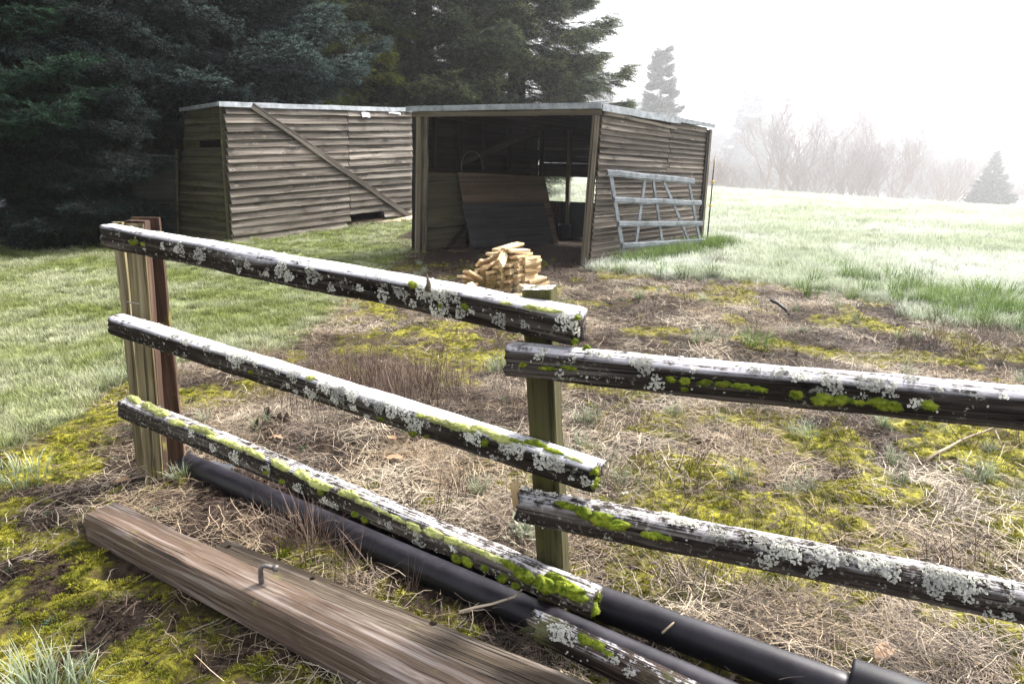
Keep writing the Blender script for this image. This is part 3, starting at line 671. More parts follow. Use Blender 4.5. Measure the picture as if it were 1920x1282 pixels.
RAILS = [rail(M['rail'], lpx(208, 442), lpx(1086, 612), .105, .105, 1),
         rail(M['rail'], lpx(222, 605), lpx(1120, 893), .095, .095, 2),
         rail(M['rail_bare'], lpx(240, 760), lpx(1118, 1128), .092, .095, 3),
         rail(M['rail_grey'], rpx(957, 676), ext(rpx(957, 676), rpx(1920, 762), 1.9), .10, .10, 4, seg=120),
         rail(M['rail_bare'], rpx(977, 944), ext(rpx(977, 944), rpx(1920, 1130), 1.9), .10, .105, 5, seg=120, roundness=2.6),
         rail(M['rail_rot'], rbx(1000, 1168), ext(rbx(1000, 1168), rbx(1330, 1322), 3.4), .10, .095, 6, seg=120, taper=(.85, 1.1), endcut=.1, roundness=2.6)]
# posts
def post(mat_, base, top, ly, lz, along, name='post', seg=10, jit=.002, bev=.006):
    return bar(name, fence, mat_, base, top, ly, lz, along, seg, jit, bev)
post(M['post_green'], cpz - UP * .35, at_y(1012, 540, 2.13), .085, .095, e2)
nF = Vector((.156, -.988, 0)); aF = Vector((.988, .156, 0)); tp_ = at_y(258, 414, lp.y + .05)
post(M['post_red'], lp - UP * .3, tp_, .08, .085, aF)
post(M['post_yellow'], lp - UP * .28 + nF * .047, tp_ + nF * .047 - UP * .01, .012, .083, aF, 'facing_board', bev=.002)
b2 = on_ground(324, 880); post(M['post_red'], b2 - UP * .25, at_y(272, 408, b2.y + .02), .03, .13, aF, bev=.003)
b3 = on_ground(264, 884); post(M['post_yellow'], b3 - UP * .2, at_y(222, 417, b3.y + .05), .035, .045, aF, 'batten', bev=.003)
nl = at_plane(249, 568, lp + n1 * .06, n1); bar('nail', fence, M['bolt'], nl - e1 * .05, nl + e1 * .04, .005, .005)
# lichens and mosses on the rails
def moss_patch(parent, bvh, ax, P, N, r1_, r2_, mt, seed, fuzz=1.):
    rg = np.random.RandomState(seed); t1 = (ax - N * ax.dot(N)).normalized(); t2 = N.cross(t1)
    nr, na = 6, 16; hgt = min(r1_, r2_) * rg.uniform(.65, .9); V, tip, Fc = [], [], []
    lob = [1 + .22 * math.sin(2 * a + seed) + .13 * math.sin(5 * a + 2 * seed) for a in np.linspace(0, 2 * math.pi, na, endpoint=False)]
    for i in range(nr + 1):
        q = i / nr
        for k in range(na if i else 1):
            a = 2 * math.pi * k / na; l_ = lob[k] if i else 1
            Q = P + t1 * (r1_ * q * l_ * math.cos(a)) + t2 * (r2_ * q * l_ * math.sin(a))
            h = bvh.find_nearest(Q)
            lump = .45 + 1.0 * float(vnoise(np.array([Q.x * 1.3 + Q.z]), np.array([Q.y + Q.z * 1.7]), 95, seed)[0])
            hh = hgt * max(0, 1 - q ** 2.2) ** .6 * lump - (.003 if i == nr else 0)
            V.append(h[0] + (h[1] * .6 + N * .4).normalized() * hh); tip.append(.35 + .4 * (1 - q))
    for k in range(na): Fc.append((0, 1 + k, 1 + (k + 1) % na))
    for i in range(1, nr):
        b_ = 1 + (i - 1) * na
        for k in range(na): q = b_ + k; r = b_ + (k + 1) % na; Fc += [(q, q + na, r + na), (q, r + na, r)]
    nF = len(Fc); nf = int(min(900, max(90, r1_ * r2_ / (.0022 ** 2)) * fuzz)); base = len(V)
    Vb = list(V)
    for _ in range(nf):
        f_ = Fc[rg.randint(nF)]; u, v = rg.rand(2); u, v = (1 - u, 1 - v) if u + v > 1 else (u, v)
        Q = Vb[f_[0]] * (1 - u - v) + Vb[f_[1]] * u + Vb[f_[2]] * v
        nn = (Q - (P - N * hgt * 1.2)).normalized()
        d = (nn + Vector(rg.randn(3)) * .55).normalized(); s_ = d.orthogonal().normalized(); l_ = rg.uniform(.004, .009)
        b_ = len(V); V += [Q - s_ * .0009, Q + s_ * .0009, Q + d * l_]; tip += [.4, .4, 1.]; Fc.append((b_, b_ + 1, b_ + 2))
    o = world_loc(parent); o2 = P
    inv = parent_inv[parent.name]
    Vl = [inv @ v for v in V]
    me = mesh_tri('moss_cushion', [tuple(v) for v in Vl], Fc, {'tip': tip}, True); me.materials.append(mt)
    ob = bpy.data.objects.new('moss_cushion', me); COL.objects.link(ob); ob.parent = parent
    return ob
def lichen_lobes(bvh, P, N, ax, r1_, r2_, count, rg, V, T, tip, size=(.0022, .005)):
    t1 = (ax - N * ax.dot(N)).normalized(); t2 = N.cross(t1)
    for _ in range(count):
        a = rg.rand() * 2 * math.pi; q = math.sqrt(rg.rand()) * (1 + .25 * math.sin(3 * a + r1_ * 900))
        Q = P + t1 * (r1_ * q * math.cos(a)) + t2 * (r2_ * q * math.sin(a)); h = bvh.find_nearest(Q)
        n = (h[1] + Vector(rg.randn(3)) * .28).normalized(); C = h[0] + h[1] * rg.uniform(.0005, .0045)
        s_ = rg.uniform(*size); x = n.orthogonal().normalized(); y = n.cross(x); b_ = len(V)
        V.append(C - n * .002); tip.append(.15)
        m_ = 6; ph = rg.rand() * 6
        for k in range(m_):
            an = ph + 2 * math.pi * k / m_; rr_ = s_ * rg.uniform(.6, 1.15)
            V.append(C + x * rr_ * math.cos(an) + y * rr_ * math.sin(an) + n * rg.uniform(.0, .5) * s_); tip.append(rg.uniform(.6, 1.))
        for k in range(m_): T.append((b_, b_ + 1 + k, b_ + 1 + (k + 1) % m_))
def lichen_patch(parent, bvh, ax, P, N, r_, seed, name='lichen_patch', mt=None):
    rg = np.random.RandomState(seed); V, T, tip = [], [], []
    lichen_lobes(bvh, P, N, ax, r_ * 1.15, r_, int(min(420, max(14, 2.6 * (r_ / .0042) ** 2))), rg, V, T, tip)
    inv = parent_inv[parent.name]
    me = mesh_tri(name, [tuple(inv @ v) for v in V], T, {'tip': tip}); me.materials.append(mt or M['lichen'])
    ob = bpy.data.objects.new(name, me); COL.objects.link(ob); ob.parent = parent; return ob
def hit(px, py):
    best = None; d = ray(px, py); dn = d.normalized()
    for (o, b_, ax) in RAILS:
        h = b_.ray_cast(Vector((0, 0, EYE)), dn)
        if h[0] is not None and (best is None or h[3] < best[3][3]): best = (o, b_, ax, h)
    return best
LICH = [(338,468,12),(374,479,14),(449,506,6),(466,498,10),(529,506,18),(542,519,10),(588,517,18),(622,540,8),(675,540,8),(718,554,14),(754,551,14),(792,548,16),(808,552,16),(824,551,20),(846,554,18),(819,586,16),(835,578,10),(775,570,8),(865,586,12),(886,582,6),(938,600,14),(985,609,9),(1066,603,18),(1079,619,16),(1054,597,10),(1043,613,6),(306,462,6),(500,512,7),
 (1008,668,7),(1022,658,8),(977,646,6),(1074,672,8),(1113,660,18),(1133,664,15),(1203,679,24),(1207,693,14),(1232,718,14),(1051,699,7),(1386,687,8),(1414,693,10),(1463,698,14),(1499,706,14),(1557,713,16),(1565,728,14),(1625,715,20),(1651,719,20),(1668,736,10),(1711,711,13),(1715,753,9),(1760,730,5),(1880,745,6),(1540,700,8),
 (442,669,16),(455,672,14),(442,682,9),(421,656,14),(390,650,10),(522,693,8),(551,702,14),(542,722,6),(556,734,6),(582,736,12),(590,741,9),(608,726,14),(634,736,20),(660,741,16),(629,749,8),(664,764,8),(689,780,6),(712,762,12),(736,767,18),(762,780,12),(780,796,18),(770,801,10),(879,812,14),(889,820,18),(969,843,20),(950,843,14),(1016,863,22),(1039,870,18),(1051,874,10),(926,857,6),(1071,894,5),(1100,902,12),(330,630,8),(290,612,10),(350,640,12),(480,680,8),(690,752,9),
 (1008,925,9),(1035,927,9),(985,915,9),(1082,950,6),(1143,940,22),(1165,943,14),(1253,967,18),(1277,977,18),(1297,980,14),(1343,997,18),(1423,1013,20),(1467,1027,24),(1487,1040,14),(1437,1050,16),(1547,1037,26),(1527,1068,12),(1590,1047,12),(1627,1050,22),(1667,1068,20),(1757,1082,28),(1785,1086,26),(1821,1092,28),(1757,1110,10),(1816,1124,8),(1853,1150,8),(1888,1153,9),(1890,1095,10),(1890,1121,7),
 (783,1003,10),(623,947,14),(610,940,10),(673,975,5),(787,1020,12),(910,1077,10),(987,1113,18),(1007,1123,12),(730,985,8),(500,880,10),(440,856,12),(400,840,8),(560,915,10),(360,812,8),(850,1030,7),(940,1090,8),(1060,1140,8),(1057,1188,24),(1045,1180,14),(1010,1220,12),(1150,1235,9),(1180,1262,7)]
MOS = [(252,454,8,8,0),(775,535,9,9,0),(873,575,8,7,0),(827,573,5,5,0),(1000,577,22,6,1),(1030,582,22,6,1),(949,569,10,4,1),(1079,594,9,9,0),(270,458,4,4,0),
 (1258,711,10,6,0),(1284,714,12,7,0),(1322,717,14,7,0),(1356,720,13,8,0),(1390,724,15,8,0),(1424,729,12,6,0),(1284,729,8,4,0),(1493,740,14,8,0),(1540,748,18,11,0),(1570,751,20,12,0),(1608,754,10,6,0),(1659,758,24,13,0),(1743,760,13,9,0),(1086,650,14,13,0),(1076,642,9,9,0),(981,685,7,5,0),(1028,691,16,5,0),(1067,689,14,7,0),(1149,650,22,6,1),(1184,653,22,6,1),(1100,655,9,9,0),
 (582,709,9,6,1),(790,780,9,6,1),(817,788,20,8,1),(843,796,22,9,1),(869,801,20,8,1),(884,806,14,7,1),(775,812,12,7,0),(801,818,6,5,0),(471,697,5,4,0),(715,784,6,4,0),(911,808,26,8,1),(938,822,25,8,1),(909,830,9,8,0),(1004,833,22,9,0),(1039,847,18,7,0),(1078,861,14,5,1),(1055,909,6,6,0),(1067,912,6,6,0),(1037,904,6,5,0),(1113,882,10,18,0),(1113,905,9,16,0),(970,828,18,6,0),
 (1063,948,20,9,0),(1095,960,20,12,0),(1127,973,26,13,0),(1157,985,24,12,0),(1223,1003,20,9,0),(1250,1008,8,6,0),
 (252,750,14,8,1),(281,764,20,9,1),(302,775,18,8,1),(332,793,18,7,1),(378,807,24,8,1),(433,833,22,8,1),(475,849,22,8,1),(525,872,22,9,1),(567,891,20,9,1),(600,908,26,10,1),(653,927,18,10,1),(683,943,16,7,1),(715,958,16,5,1),(745,972,16,5,1),(777,988,18,7,1),(813,999,22,8,1),(850,1013,18,8,1),(880,1025,16,8,1),(920,1042,26,8,1),(957,1059,22,9,0),(983,1075,28,14,0),(1023,1095,26,16,0),(1067,1102,30,17,0),(1083,1117,18,12,0),(1045,1085,20,12,0),(857,1045,10,9,0),(877,1052,12,10,0),(910,1064,9,6,0),(943,1083,12,9,0),(967,1096,9,8,0),(667,963,7,7,0),(685,973,6,6,0),(602,922,7,6,0),(1120,1118,8,8,0),(1112,1140,9,14,0),(500,885,7,5,0),(530,902,6,5,0),(400,822,14,5,1),(455,840,14,5,1),
 (1093,1197,12,10,0),(1123,1210,13,10,0),(1105,1203,10,8,0),(1077,1253,7,6,0),(1140,1225,8,6,0)]
sdv = 100
for (x, y, r_) in LICH:
    h = hit(x, y); sdv += 1
    if h: lichen_patch(h[0], h[1], h[2], h[3][0], h[3][1], (r_ if r_ < 14 else 14 + .6 * (r_ - 14)) * h[3][3] / 1330, sdv)
for (x, y, ra, rb_, kd) in MOS:
    h = hit(x, y); sdv += 1
    if h: moss_patch(h[0], h[1], h[2], h[3][0], h[3][1], ra * (1.3 if kd else 1.12) * h[3][3] / 1330, rb_ * h[3][3] / 1330, M['mosspale'] if kd else M['mossgreen'], sdv)
# scattered specks all round each rail
for ri, (o, b_, ax) in enumerate(RAILS):
    rg = np.random.RandomState(900 + ri); V, T, tip = [], [], []
    vs_ = [v.co.copy() for v in o.data.vertices]; Wm = parent_inv[o.name].inverted()
    for _ in range((110, 170, 150, 90, 110, 150)[ri]):
        v = Wm @ vs_[rg.randint(len(vs_))]; h = b_.find_nearest(v); r_ = .002 + .012 * rg.rand() ** 3
        lichen_lobes(b_, h[0], h[1], ax, r_, r_, int(2 + (r_ / .005) ** 2), rg, V, T, tip, (.0015, .0045))
    inv = parent_inv[o.name]
    me = mesh_tri('lichen_specks', [tuple(inv @ v) for v in V], T, {'tip': tip}); me.materials.append(M['lichen'])
    ob = bpy.data.objects.new('lichen_specks', me); COL.objects.link(ob); ob.parent = o; ob['kind'] = 'stuff'
# twisted splinter standing on the top rail
h = hit(802, 545)
tube('splinter', [h[3][0], h[3][0] + Vector((.004, 0, .025)), h[3][0] + Vector((-.003, .005, .055))], [.012, .008, .002], M['post_wood'], fence, 6)

# ------------------------------------------------------------------ timbers on the ground
def timber(name, label, mt, a, b, wd, hg, holes, seed, seg=40, bev=.014):
    rg = random.Random(seed); a, b = Vector(a), Vector(b); L = (b - a).length
    me = box_mesh(name, L, wd, hg, seg, .0018, bev, rg)
    Mw = Matrix.Translation(a) @ frame(b - a, UP)
    o = link(name, me, mt, None, Mw); tag(o, label, 'timber')
    parent_inv[o.name] = Mw.inverted()
    for (px, py, rad, side) in holes:      # drilled holes, cut for real
        p = at_z(px, py, a.z + hg / 2) if not side else None
        if side: n_ = Mw.to_3x3() @ Vector((0, side, 0)); p = at_plane(px, py, a + n_ * wd / 2, n_)
        V, Fc = tube_data([(0, 0, -.05), (0, 0, .03)], [rad, rad], 14)
        t_ = bpy.data.objects.new('cutter', mesh_np('cutter', V, Fc)); COL.objects.link(t_)
        bm = bmesh.new(); bm.from_mesh(t_.data); bmesh.ops.recalc_face_normals(bm, faces=bm.faces); bm.to_mesh(t_.data); bm.free()
        t_.matrix_world = Matrix.Translation(p) @ (Matrix() if not side else frame(b - a, n_))
        md = o.modifiers.new('b', 'BOOLEAN'); md.operation = 'DIFFERENCE'; md.object = t_; md.solver = 'EXACT'
        bpy.context.view_layer.update(); dg = bpy.context.evaluated_depsgraph_get()
        nm = bpy.data.meshes.new_from_object(o.evaluated_get(dg)); o.modifiers.clear(); o.data = nm
        bpy.data.objects.remove(t_)
    return o
f0 = at_z(170, 1018, 0); ft = .135
fa = at_z(157, 966, ft); fb = at_z(777, 1282, ft); fd = (fb - fa); fd.z = 0; fd.normalize(); fn = Vector((-fd.y, fd.x, 0)); fn = fn if fn.y > 0 else -fn
a_ = fa + fn * .073 - UP * .065; b_ = a_ + fd * 3.6
side = -1 if frame(fd, UP).to_3x3().col[1].dot(fn) > 0 else 1
T1 = timber('timber_beam', 'reddish brown squared timber with a bent bolt, nearest the camera', M['beam'], a_, b_, .146, .14, [(192, 1007, .0065, side), (215, 1020, .0065, side)], 31)
bt = at_z(491, 1093, ft + .005); boltroot = bt
up_ = Vector((0, 0, .075)); bd = (Vector((.045, .012, -.012)))
pth = [bt - UP * .03, bt + UP * .02, bt + UP * .055, bt + UP * .068 + bd * .12, bt + UP * .073 + bd * .4, bt + UP * .066 + bd * 1.05]
bo = tube('bolt', pth, [.0085, .0085, .0085, .0085, .0085, .0085], M['bolt'], None, 10)
T1i = parent_inv[T1.name]; bo.parent = T1; boi = (T1i @ Matrix.Translation(pth[0])); bo.matrix_local = boi; boi = boi.inverted() @ T1i
for k in range(6):
    z_ = bt + UP * (.006 + k * .006)
    th_ = tube('thread', [z_, z_ + UP * .003], [.0105, .0105], M['bolt'], None, 10); th_.parent = bo; th_.matrix_local = boi @ Matrix.Translation(z_)
hd = tube('head', [pth[-1] - bd * .15, pth[-1] + bd * .22], [.0125, .0125], M['bolt'], None, 12); hd.parent = bo; hd.matrix_local = boi @ Matrix.Translation(pth[-1] - bd * .15)
bz = .118
ba = at_z(432, 1008, bz); bb = at_z(1020, 1238, bz); bdv = (bb - ba); bdv.z = 0; bdv.normalize(); bnv = Vector((-bdv.y, bdv.x, 0)); bnv = bnv if bnv.y > 0 else -bnv
a_ = ba - bnv * .085 - UP * .065; b_ = a_ + bdv * 2.6
T2 = timber('timber_beam', 'grey split timber with dark bolt holes, lying behind the reddish one', M['beam_old'], a_, b_, .165, .13, [(428, 1025, .012, 0), (585, 1085, .011, 0), (812, 1168, .014, 0)], 32)

# ------------------------------------------------------------------ pipes
def pz(px, py, z): return at_z(px, py, z)
pr = .06
p1a = pz(345, 868, .025); p1b = pz(860, 1094, .045); d1 = (p1b - p1a); p1b = p1a + d1 * 2.1
P1 = empty('drain_pipe', p1a, 'black plastic pipe lying directly under the lowest mossy rail', 'pipe', 'black pipes lying along the fence')
tube('pipe_body', [lerp(p1a, p1b, t) for t in np.linspace(0, 1, 14)], pr, M['pipe'], P1, 28, caps=False); tube('pipe_wall', [p1a + d1.normalized() * .001, p1a + d1.normalized() * .01], [pr * .97, pr * .9], M['rubber'], P1, 28)
p2a = pz(560, 905, .07); p2m = pz(860, 1032, .07); p2b = pz(1560, 1290, .07)
P2 = empty('drain_pipe', p2b, 'black plastic pipe behind the mossy post ending in a wide socket', 'pipe', 'black pipes lying along the fence')
tube('pipe_body', [p2a, lerp(p2a, p2m, .5), p2m, lerp(p2m, p2b, .33), lerp(p2m, p2b, .66), p2b, p2b + (p2b - p2m) * .1], pr, M['pipe'], P2, 28)
d2 = (p2b - p2m).normalized(); s0 = pz(1592, 1282, .08)
ss = [s0, s0 + d2 * .01, s0 + d2 * .5, s0 + d2 * 1.3]
tube('socket', ss, [pr * 1.27, pr * 1.3, pr * 1.3, pr * 1.3], M['pipe'], P2, 32)

# ------------------------------------------------------------------ scattering
SRC = {}
def variant_group(key, meshes):
    """node group: one of several small meshes on every point of the carrier mesh"""
    ng = bpy.data.node_groups.new('scatter_' + key, 'GeometryNodeTree')
    ng.interface.new_socket('Geometry', in_out='INPUT', socket_type='NodeSocketGeometry'); ng.interface.new_socket('Geometry', in_out='OUTPUT', socket_type='NodeSocketGeometry')
    N, L = ng.nodes, ng.links
    gi, go = N.new('NodeGroupInput'), N.new('NodeGroupOutput'); iop = N.new('GeometryNodeInstanceOnPoints'); jg = N.new('GeometryNodeJoinGeometry')
    for i, me in enumerate(meshes):
        o = bpy.data.objects.new('source_%s_%d' % (key, i), me); SRC[o.name] = o
        oi = N.new('GeometryNodeObjectInfo'); oi.inputs['Object'].default_value = o; oi.inputs['As Instance'].default_value = False
        gt = N.new('GeometryNodeGeometryToInstance'); L.new(oi.outputs['Geometry'], gt.inputs[0]); L.new(gt.outputs[0], jg.inputs[0])
    def na(name, typ):
        n_ = N.new('GeometryNodeInputNamedAttribute'); n_.data_type = typ; n_.inputs['Name'].default_value = name; return n_.outputs['Attribute']
    L.new(gi.outputs[0], iop.inputs['Points']); L.new(jg.outputs[0], iop.inputs['Instance']); iop.inputs['Pick Instance'].default_value = True
    L.new(na('idx', 'INT'), iop.inputs['Instance Index'])
    er = N.new('FunctionNodeEulerToRotation'); L.new(na('rot', 'FLOAT_VECTOR'), er.inputs[0]); L.new(er.outputs[0], iop.inputs['Rotation'])
    L.new(na('scl', 'FLOAT_VECTOR'), iop.inputs['Scale']); L.new(iop.outputs[0], go.inputs[0])
    return ng, len(meshes)
def scatter(name, grp, pts, rot, scl, seed=0, parent=None, origin=(0, 0, 0)):
    ng, nv = grp; pts = np.asarray(pts, np.float32) - np.asarray(origin, np.float32); n = len(pts)
    me = bpy.data.meshes.new(name); me.vertices.add(n); me.vertices.foreach_set('co', pts.ravel())
    scl = np.asarray(scl, np.float32); scl = np.repeat(scl[:, None], 3, 1) if scl.ndim == 1 else scl
    for nme, typ, key, arr in (('rot', 'FLOAT_VECTOR', 'vector', np.asarray(rot, np.float32)), ('scl', 'FLOAT_VECTOR', 'vector', scl), ('idx', 'INT', 'value', np.random.RandomState(seed).randint(0, nv, n).astype(np.int32))):
        at = me.attributes.new(nme, typ, 'POINT'); at.data.foreach_set(key, arr.ravel())
    o = bpy.data.objects.new(name, me); COL.objects.link(o); o.location = (0, 0, 0) if parent is not None else origin
    if parent is not None: o.parent = parent
    md = o.modifiers.new('scatter', 'NODES'); md.node_group = ng; o['kind'] = 'stuff'
    return o
def blades_mesh(key, rg, n, spread, hmin, hmax, width, bend, mat_, lie=0., seg=3, stiff=1.):
    V, T, tip = [], [], []
    for _ in range(n):
        a = rg.rand() * 2 * np.pi; r_ = spread * math.sqrt(rg.rand()); b0 = np.array([r_ * math.cos(a), r_ * math.sin(a), -.01 * hmax])
        az = a + rg.normal() * .9; L = rg.uniform(hmin, hmax); out = np.array([math.cos(az), math.sin(az), 0])
        el = math.pi / 2 - abs(rg.normal()) * .28 - lie * rg.uniform(.7, 1.); bd_ = bend * rg.uniform(.4, 1.4)
        sd_ = np.array([-math.sin(az), math.cos(az), 0]); sd_ = sd_ * math.cos(.5) + np.array([0, 0, 1]) * .2 * rg.normal()
        p = b0; w0 = width * rg.uniform(.6, 1.2); st = len(V)
        for s_ in range(seg + 1):
            t = s_ / seg; wd = w0 * (1 - t ** 1.6)
            if s_ < seg: V += [p - sd_ * wd / 2, p + sd_ * wd / 2]; tip += [t, t]
            else: V.append(p); tip.append(1.)
            e_ = el - bd_ * t; p = p + (out * math.cos(e_) + np.array([0, 0, 1]) * math.sin(e_)) * L / seg
        for s_ in range(seg - 1): q = st + 2 * s_; T += [(q, q + 1, q + 3), (q, q + 3, q + 2)]
        q = st + 2 * (seg - 1); T.append((q, q + 1, q + 2))
    me = mesh_tri(key, V, T, {'tip': tip}); me.materials.append(mat_); return me
def strands_mesh(key, rg, n, spread, lmin, lmax, width, height, mat_, wig=.4):
    V, T, tip = [], [], []
    for _ in range(n):
        p = np.array([*(rg.randn(2) * spread * .5), abs(rg.normal()) * height * .5]); az = rg.rand() * 2 * np.pi; L = rg.uniform(lmin, lmax); seg = 5
        st = len(V); tone = rg.rand(); el = rg.normal() * .16 + .1; w_ = width * rg.uniform(.5, 1.3)
        for s_ in range(seg + 1):
            sd_ = np.array([-math.sin(az), math.cos(az), rg.normal() * .1]); V += [p - sd_ * w_ / 2, p + sd_ * w_ / 2]; tip += [tone, tone]
            p = p + np.array([math.cos(az) * math.cos(el), math.sin(az) * math.cos(el), math.sin(el)]) * L / seg
            az += rg.normal() * wig; el = el * .8 - .10 + rg.normal() * .1
            if p[2] < .002: p[2] = .002; el = abs(el) * .5
        for s_ in range(seg): q = st + 2 * s_; T += [(q, q + 1, q + 3), (q, q + 3, q + 2)]
    me = mesh_tri(key, V, T, {'tip': tip}); me.materials.append(mat_); return me
def tuftball_mesh(key, rg, n, mat_, flat=.6, blen=.45, wid=.12):
    V, T, tip = [], [], []
    for _ in range(n):
        d = rg.randn(3); d[2] = abs(d[2]) + .2; d /= np.linalg.norm(d); p = d * np.array([.75, .75, flat * .8]) * rg.uniform(.5, 1.); s_ = np.cross(d, rg.randn(3)); s_ /= np.linalg.norm(s_)
        d2_ = d + rg.randn(3) * .4; d2_ /= np.linalg.norm(d2_); l_ = blen * rg.uniform(.5, 1.1); b_ = len(V); h_ = p[2] / flat
        V += [p - s_ * wid / 2, p + s_ * wid / 2, p + d2_ * l_]; tip += [h_ * .6, h_ * .6, min(1, h_ + .4)]; T.append((b_, b_ + 1, b_ + 2))
    me = mesh_tri(key, V, T, {'tip': tip}); me.materials.append(mat_); return me
rs = np.random.RandomState(4)
VG = {}
VG['lawn'] = variant_group('lawn', [blades_mesh('lawn%d' % k, rs, 34, .07, .035, .095, .0055, 1.0, M['lawn']) for k in range(4)])
VG['field'] = variant_group('field', [blades_mesh('field%d' % k, rs, 34, .10, .05, .15, .009, 1.2, M['field']) for k in range(4)])
VG['tuft'] = variant_group('tuft', [blades_mesh('tuft%d' % k, rs, 60, .06, .10, .26, .007, 1.4, M['tuft']) for k in range(3)])
VG['frosttuft'] = variant_group('frosttuft', [blades_mesh('ftuft%d' % k, rs, 60, .06, .08, .22, .006, 1.3, M['frosttuft']) for k in range(3)])
VG['straw'] = variant_group('straw', [strands_mesh('straw%d' % k, rs, 34, .16, .03, .20, .0019, .03, M['straw'], .16) for k in range(5)])
VG['greystraw'] = variant_group('greystraw', [strands_mesh('gstraw%d' % k, rs, 26, .15, .03, .24, .0022, .045, M['greystraw'], .28) for k in range(5)])
VG['moss'] = variant_group('moss', [tuftball_mesh('moss%d' % k, rs, 70, M['mossbit']) for k in range(4)])
VG['crumb'] = variant_group('crumb', [tuftball_mesh('crumb%d' % k, rs, 26, M['crumb'], .7, .7, .5) for k in range(3)])
VG['stalk'] = variant_group('stalk', [blades_mesh('stalk%d' % k, rs, 12, .06, .12, .34, .004, .25, M['stalk']) for k in range(3)])
VG['weed'] = variant_group('weed', [tuftball_mesh('weed%d' % k, rs, 36, M['weed'], .5, .5, .3) for k in range(3)])

def sample(n, y0, y1, rg, wide=.86, pad=1.0):
    y = y0 * (y1 / y0) ** rg.rand(n); x = (rg.rand(n) * 2 - 1) * (wide * y + pad); return x, y
SHEDS = [[tuple(p[:2]) for p in (A0, C0, D0, B0)], [tuple(p[:2]) for p in (E0, F0, H0, G0)]]
TIMB = [[tuple((p0 + s1 * n_)[:2]) for p0, s1 in ((pa, -1.), (pb, -1.), (pb, 1.), (pa, 1.))] for pa, pb, n_ in ((fa + fn * .073, fa + fn * .073 + fd * 3.6, fn * .075), (ba - bnv * .085, ba - bnv * .085 + bdv * 2.6, bnv * .085), (p1a, p1b, fn * .06), (p2a, p2b, fn * .06))]
def clear(x, y, m=.0):
    ok = np.ones(len(x), bool)
    for p in SHEDS: ok &= poly_sd(p, x, y) < .02 + m
    for p in TIMB: ok &= poly_sd(p, x, y) < -.02
    return ok
def put(name, label, cat, vg, x, y, s0, s1, rg, grow=0., tilt=.12, dz=0., flatten=None):
    z = ground(x, y) + dz; n = len(x); rot = np.stack([rg.normal(0, tilt, n), rg.normal(0, tilt, n), rg.rand(n) * 6.283], 1)
    s_ = rg.uniform(s0, s1, n) * (1 + grow * y)
    if flatten is not None: s_ = np.stack([s_, s_, s_ * flatten], 1)
    return tag(scatter(name, VG[vg], np.stack([x, y, z], 1), rot, s_, int(rg.randint(1e6))), label, cat)
rg = np.random.RandomState(12)
x, y = sample(60000, 2.4, 20, rg); lw, fl, ms, dr = masks(x, y); k = (rg.rand(len(x)) < lw) & clear(x, y)
put('lawn_grass', 'short frosted lawn grass left of the fence', 'grass', 'lawn', x[k], y[k], .42, .95, rg, .035)
x, y = sample(75000, 5.5, 60, rg); lw, fl, ms, dr = masks(x, y); k = (rg.rand(len(x)) < fl) & clear(x, y)
put('field_grass', 'pale frosted grass of the open field', 'grass', 'field', x[k], y[k], .5, 1.0, rg, .035)
# rank green grass at the near edge of the field and at the shed foot
x, y = sample(9000, 4.5, 13, rg); sd_ = poly_sd(FIELD, x, y); prob = np.exp(-((sd_ - .5) / .6) ** 2) * (.12 + .55 * sstep(3.2, 5.2, x)) * (x > .8) * sstep(.42, .6, fbm(x, y, 1.3, 3, 8) + .12 * sstep(3.5, 5, x))
k = (rg.rand(len(x)) < prob) & clear(x, y)
put('rank_grass', 'rank green grass along the near edge of the field', 'grass', 'tuft', x[k], y[k], .7, 1.25, rg, .02)
t_ = rg.rand(240); fx = A0.x + (C0.x - A0.x) * (.15 + .9 * t_) + .22 + rg.normal(0, .16, 240) + .1; fy = A0.y + (C0.y - A0.y) * (.15 + .9 * t_) - .25 + rg.normal(0, .16, 240)
k = clear(fx, fy); put('shed_foot_grass', 'long grass growing at the foot of the steel gate', 'grass', 'tuft', fx[k], fy[k], .8, 1.5, rg)
x, y = sample(9000, 2.6, 12, rg); lw, fl, ms, dr = masks(x, y); k = (rg.rand(len(x)) < (1 - np.maximum(lw, fl)) * .045 * sstep(.45, .6, fbm(x, y, 1.1, 3, 41)) * (y > 3)) & clear(x, y)
put('frosted_grass', 'sparse frosted grass among the dead stems', 'grass', 'frosttuft', x[k], y[k], .4, .8, rg, .02)
# litter
def litter(n, y0, y1):
    global mz
    x, y = sample(n, y0, y1, rg); lw, fl, ms, dr = masks(x, y); mz = sstep(-.2, .1, poly_sd(MOSS[1], x, y) + .4 * (fbm(x, y, 2, 2, 3) - .5)) + .45 * sstep(-.2, .2, poly_sd(MOSS[0], x, y)); mz = np.clip(mz, 0, 1)
    return x, y, 1 - np.maximum(lw, fl), ms, dr
x, y, o_, ms, dr = litter(19000, 1.5, 13); den = o_ * (1 - .85 * ms) * (1 - .95 * dr) * (1 - .85 * mz) * (.08 + .92 * sstep(.44, .58, fbm(x, y, 1.7, 3, 23))); k = (rg.rand(len(x)) < den) & clear(x, y)
put('straw_litter', 'pale dry straw lying over the ground', 'straw', 'straw', x[k], y[k], .55, 1.1, rg, .05, .12, .004, .8)
x, y, o_, ms, dr = litter(18000, 1.5, 13); den = o_ * (.45 - .25 * dr) * (1 - .75 * ms) * (1 - .75 * mz) * (.1 + .9 * sstep(.44, .58, fbm(x, y, 1.4, 3, 29))); k = (rg.rand(len(x)) < den) & clear(x, y)
put('dead_stems', 'tangled grey dead stems on the ground', 'dead stems', 'greystraw', x[k], y[k], .5, 1.1, rg, .04, .18, .004)
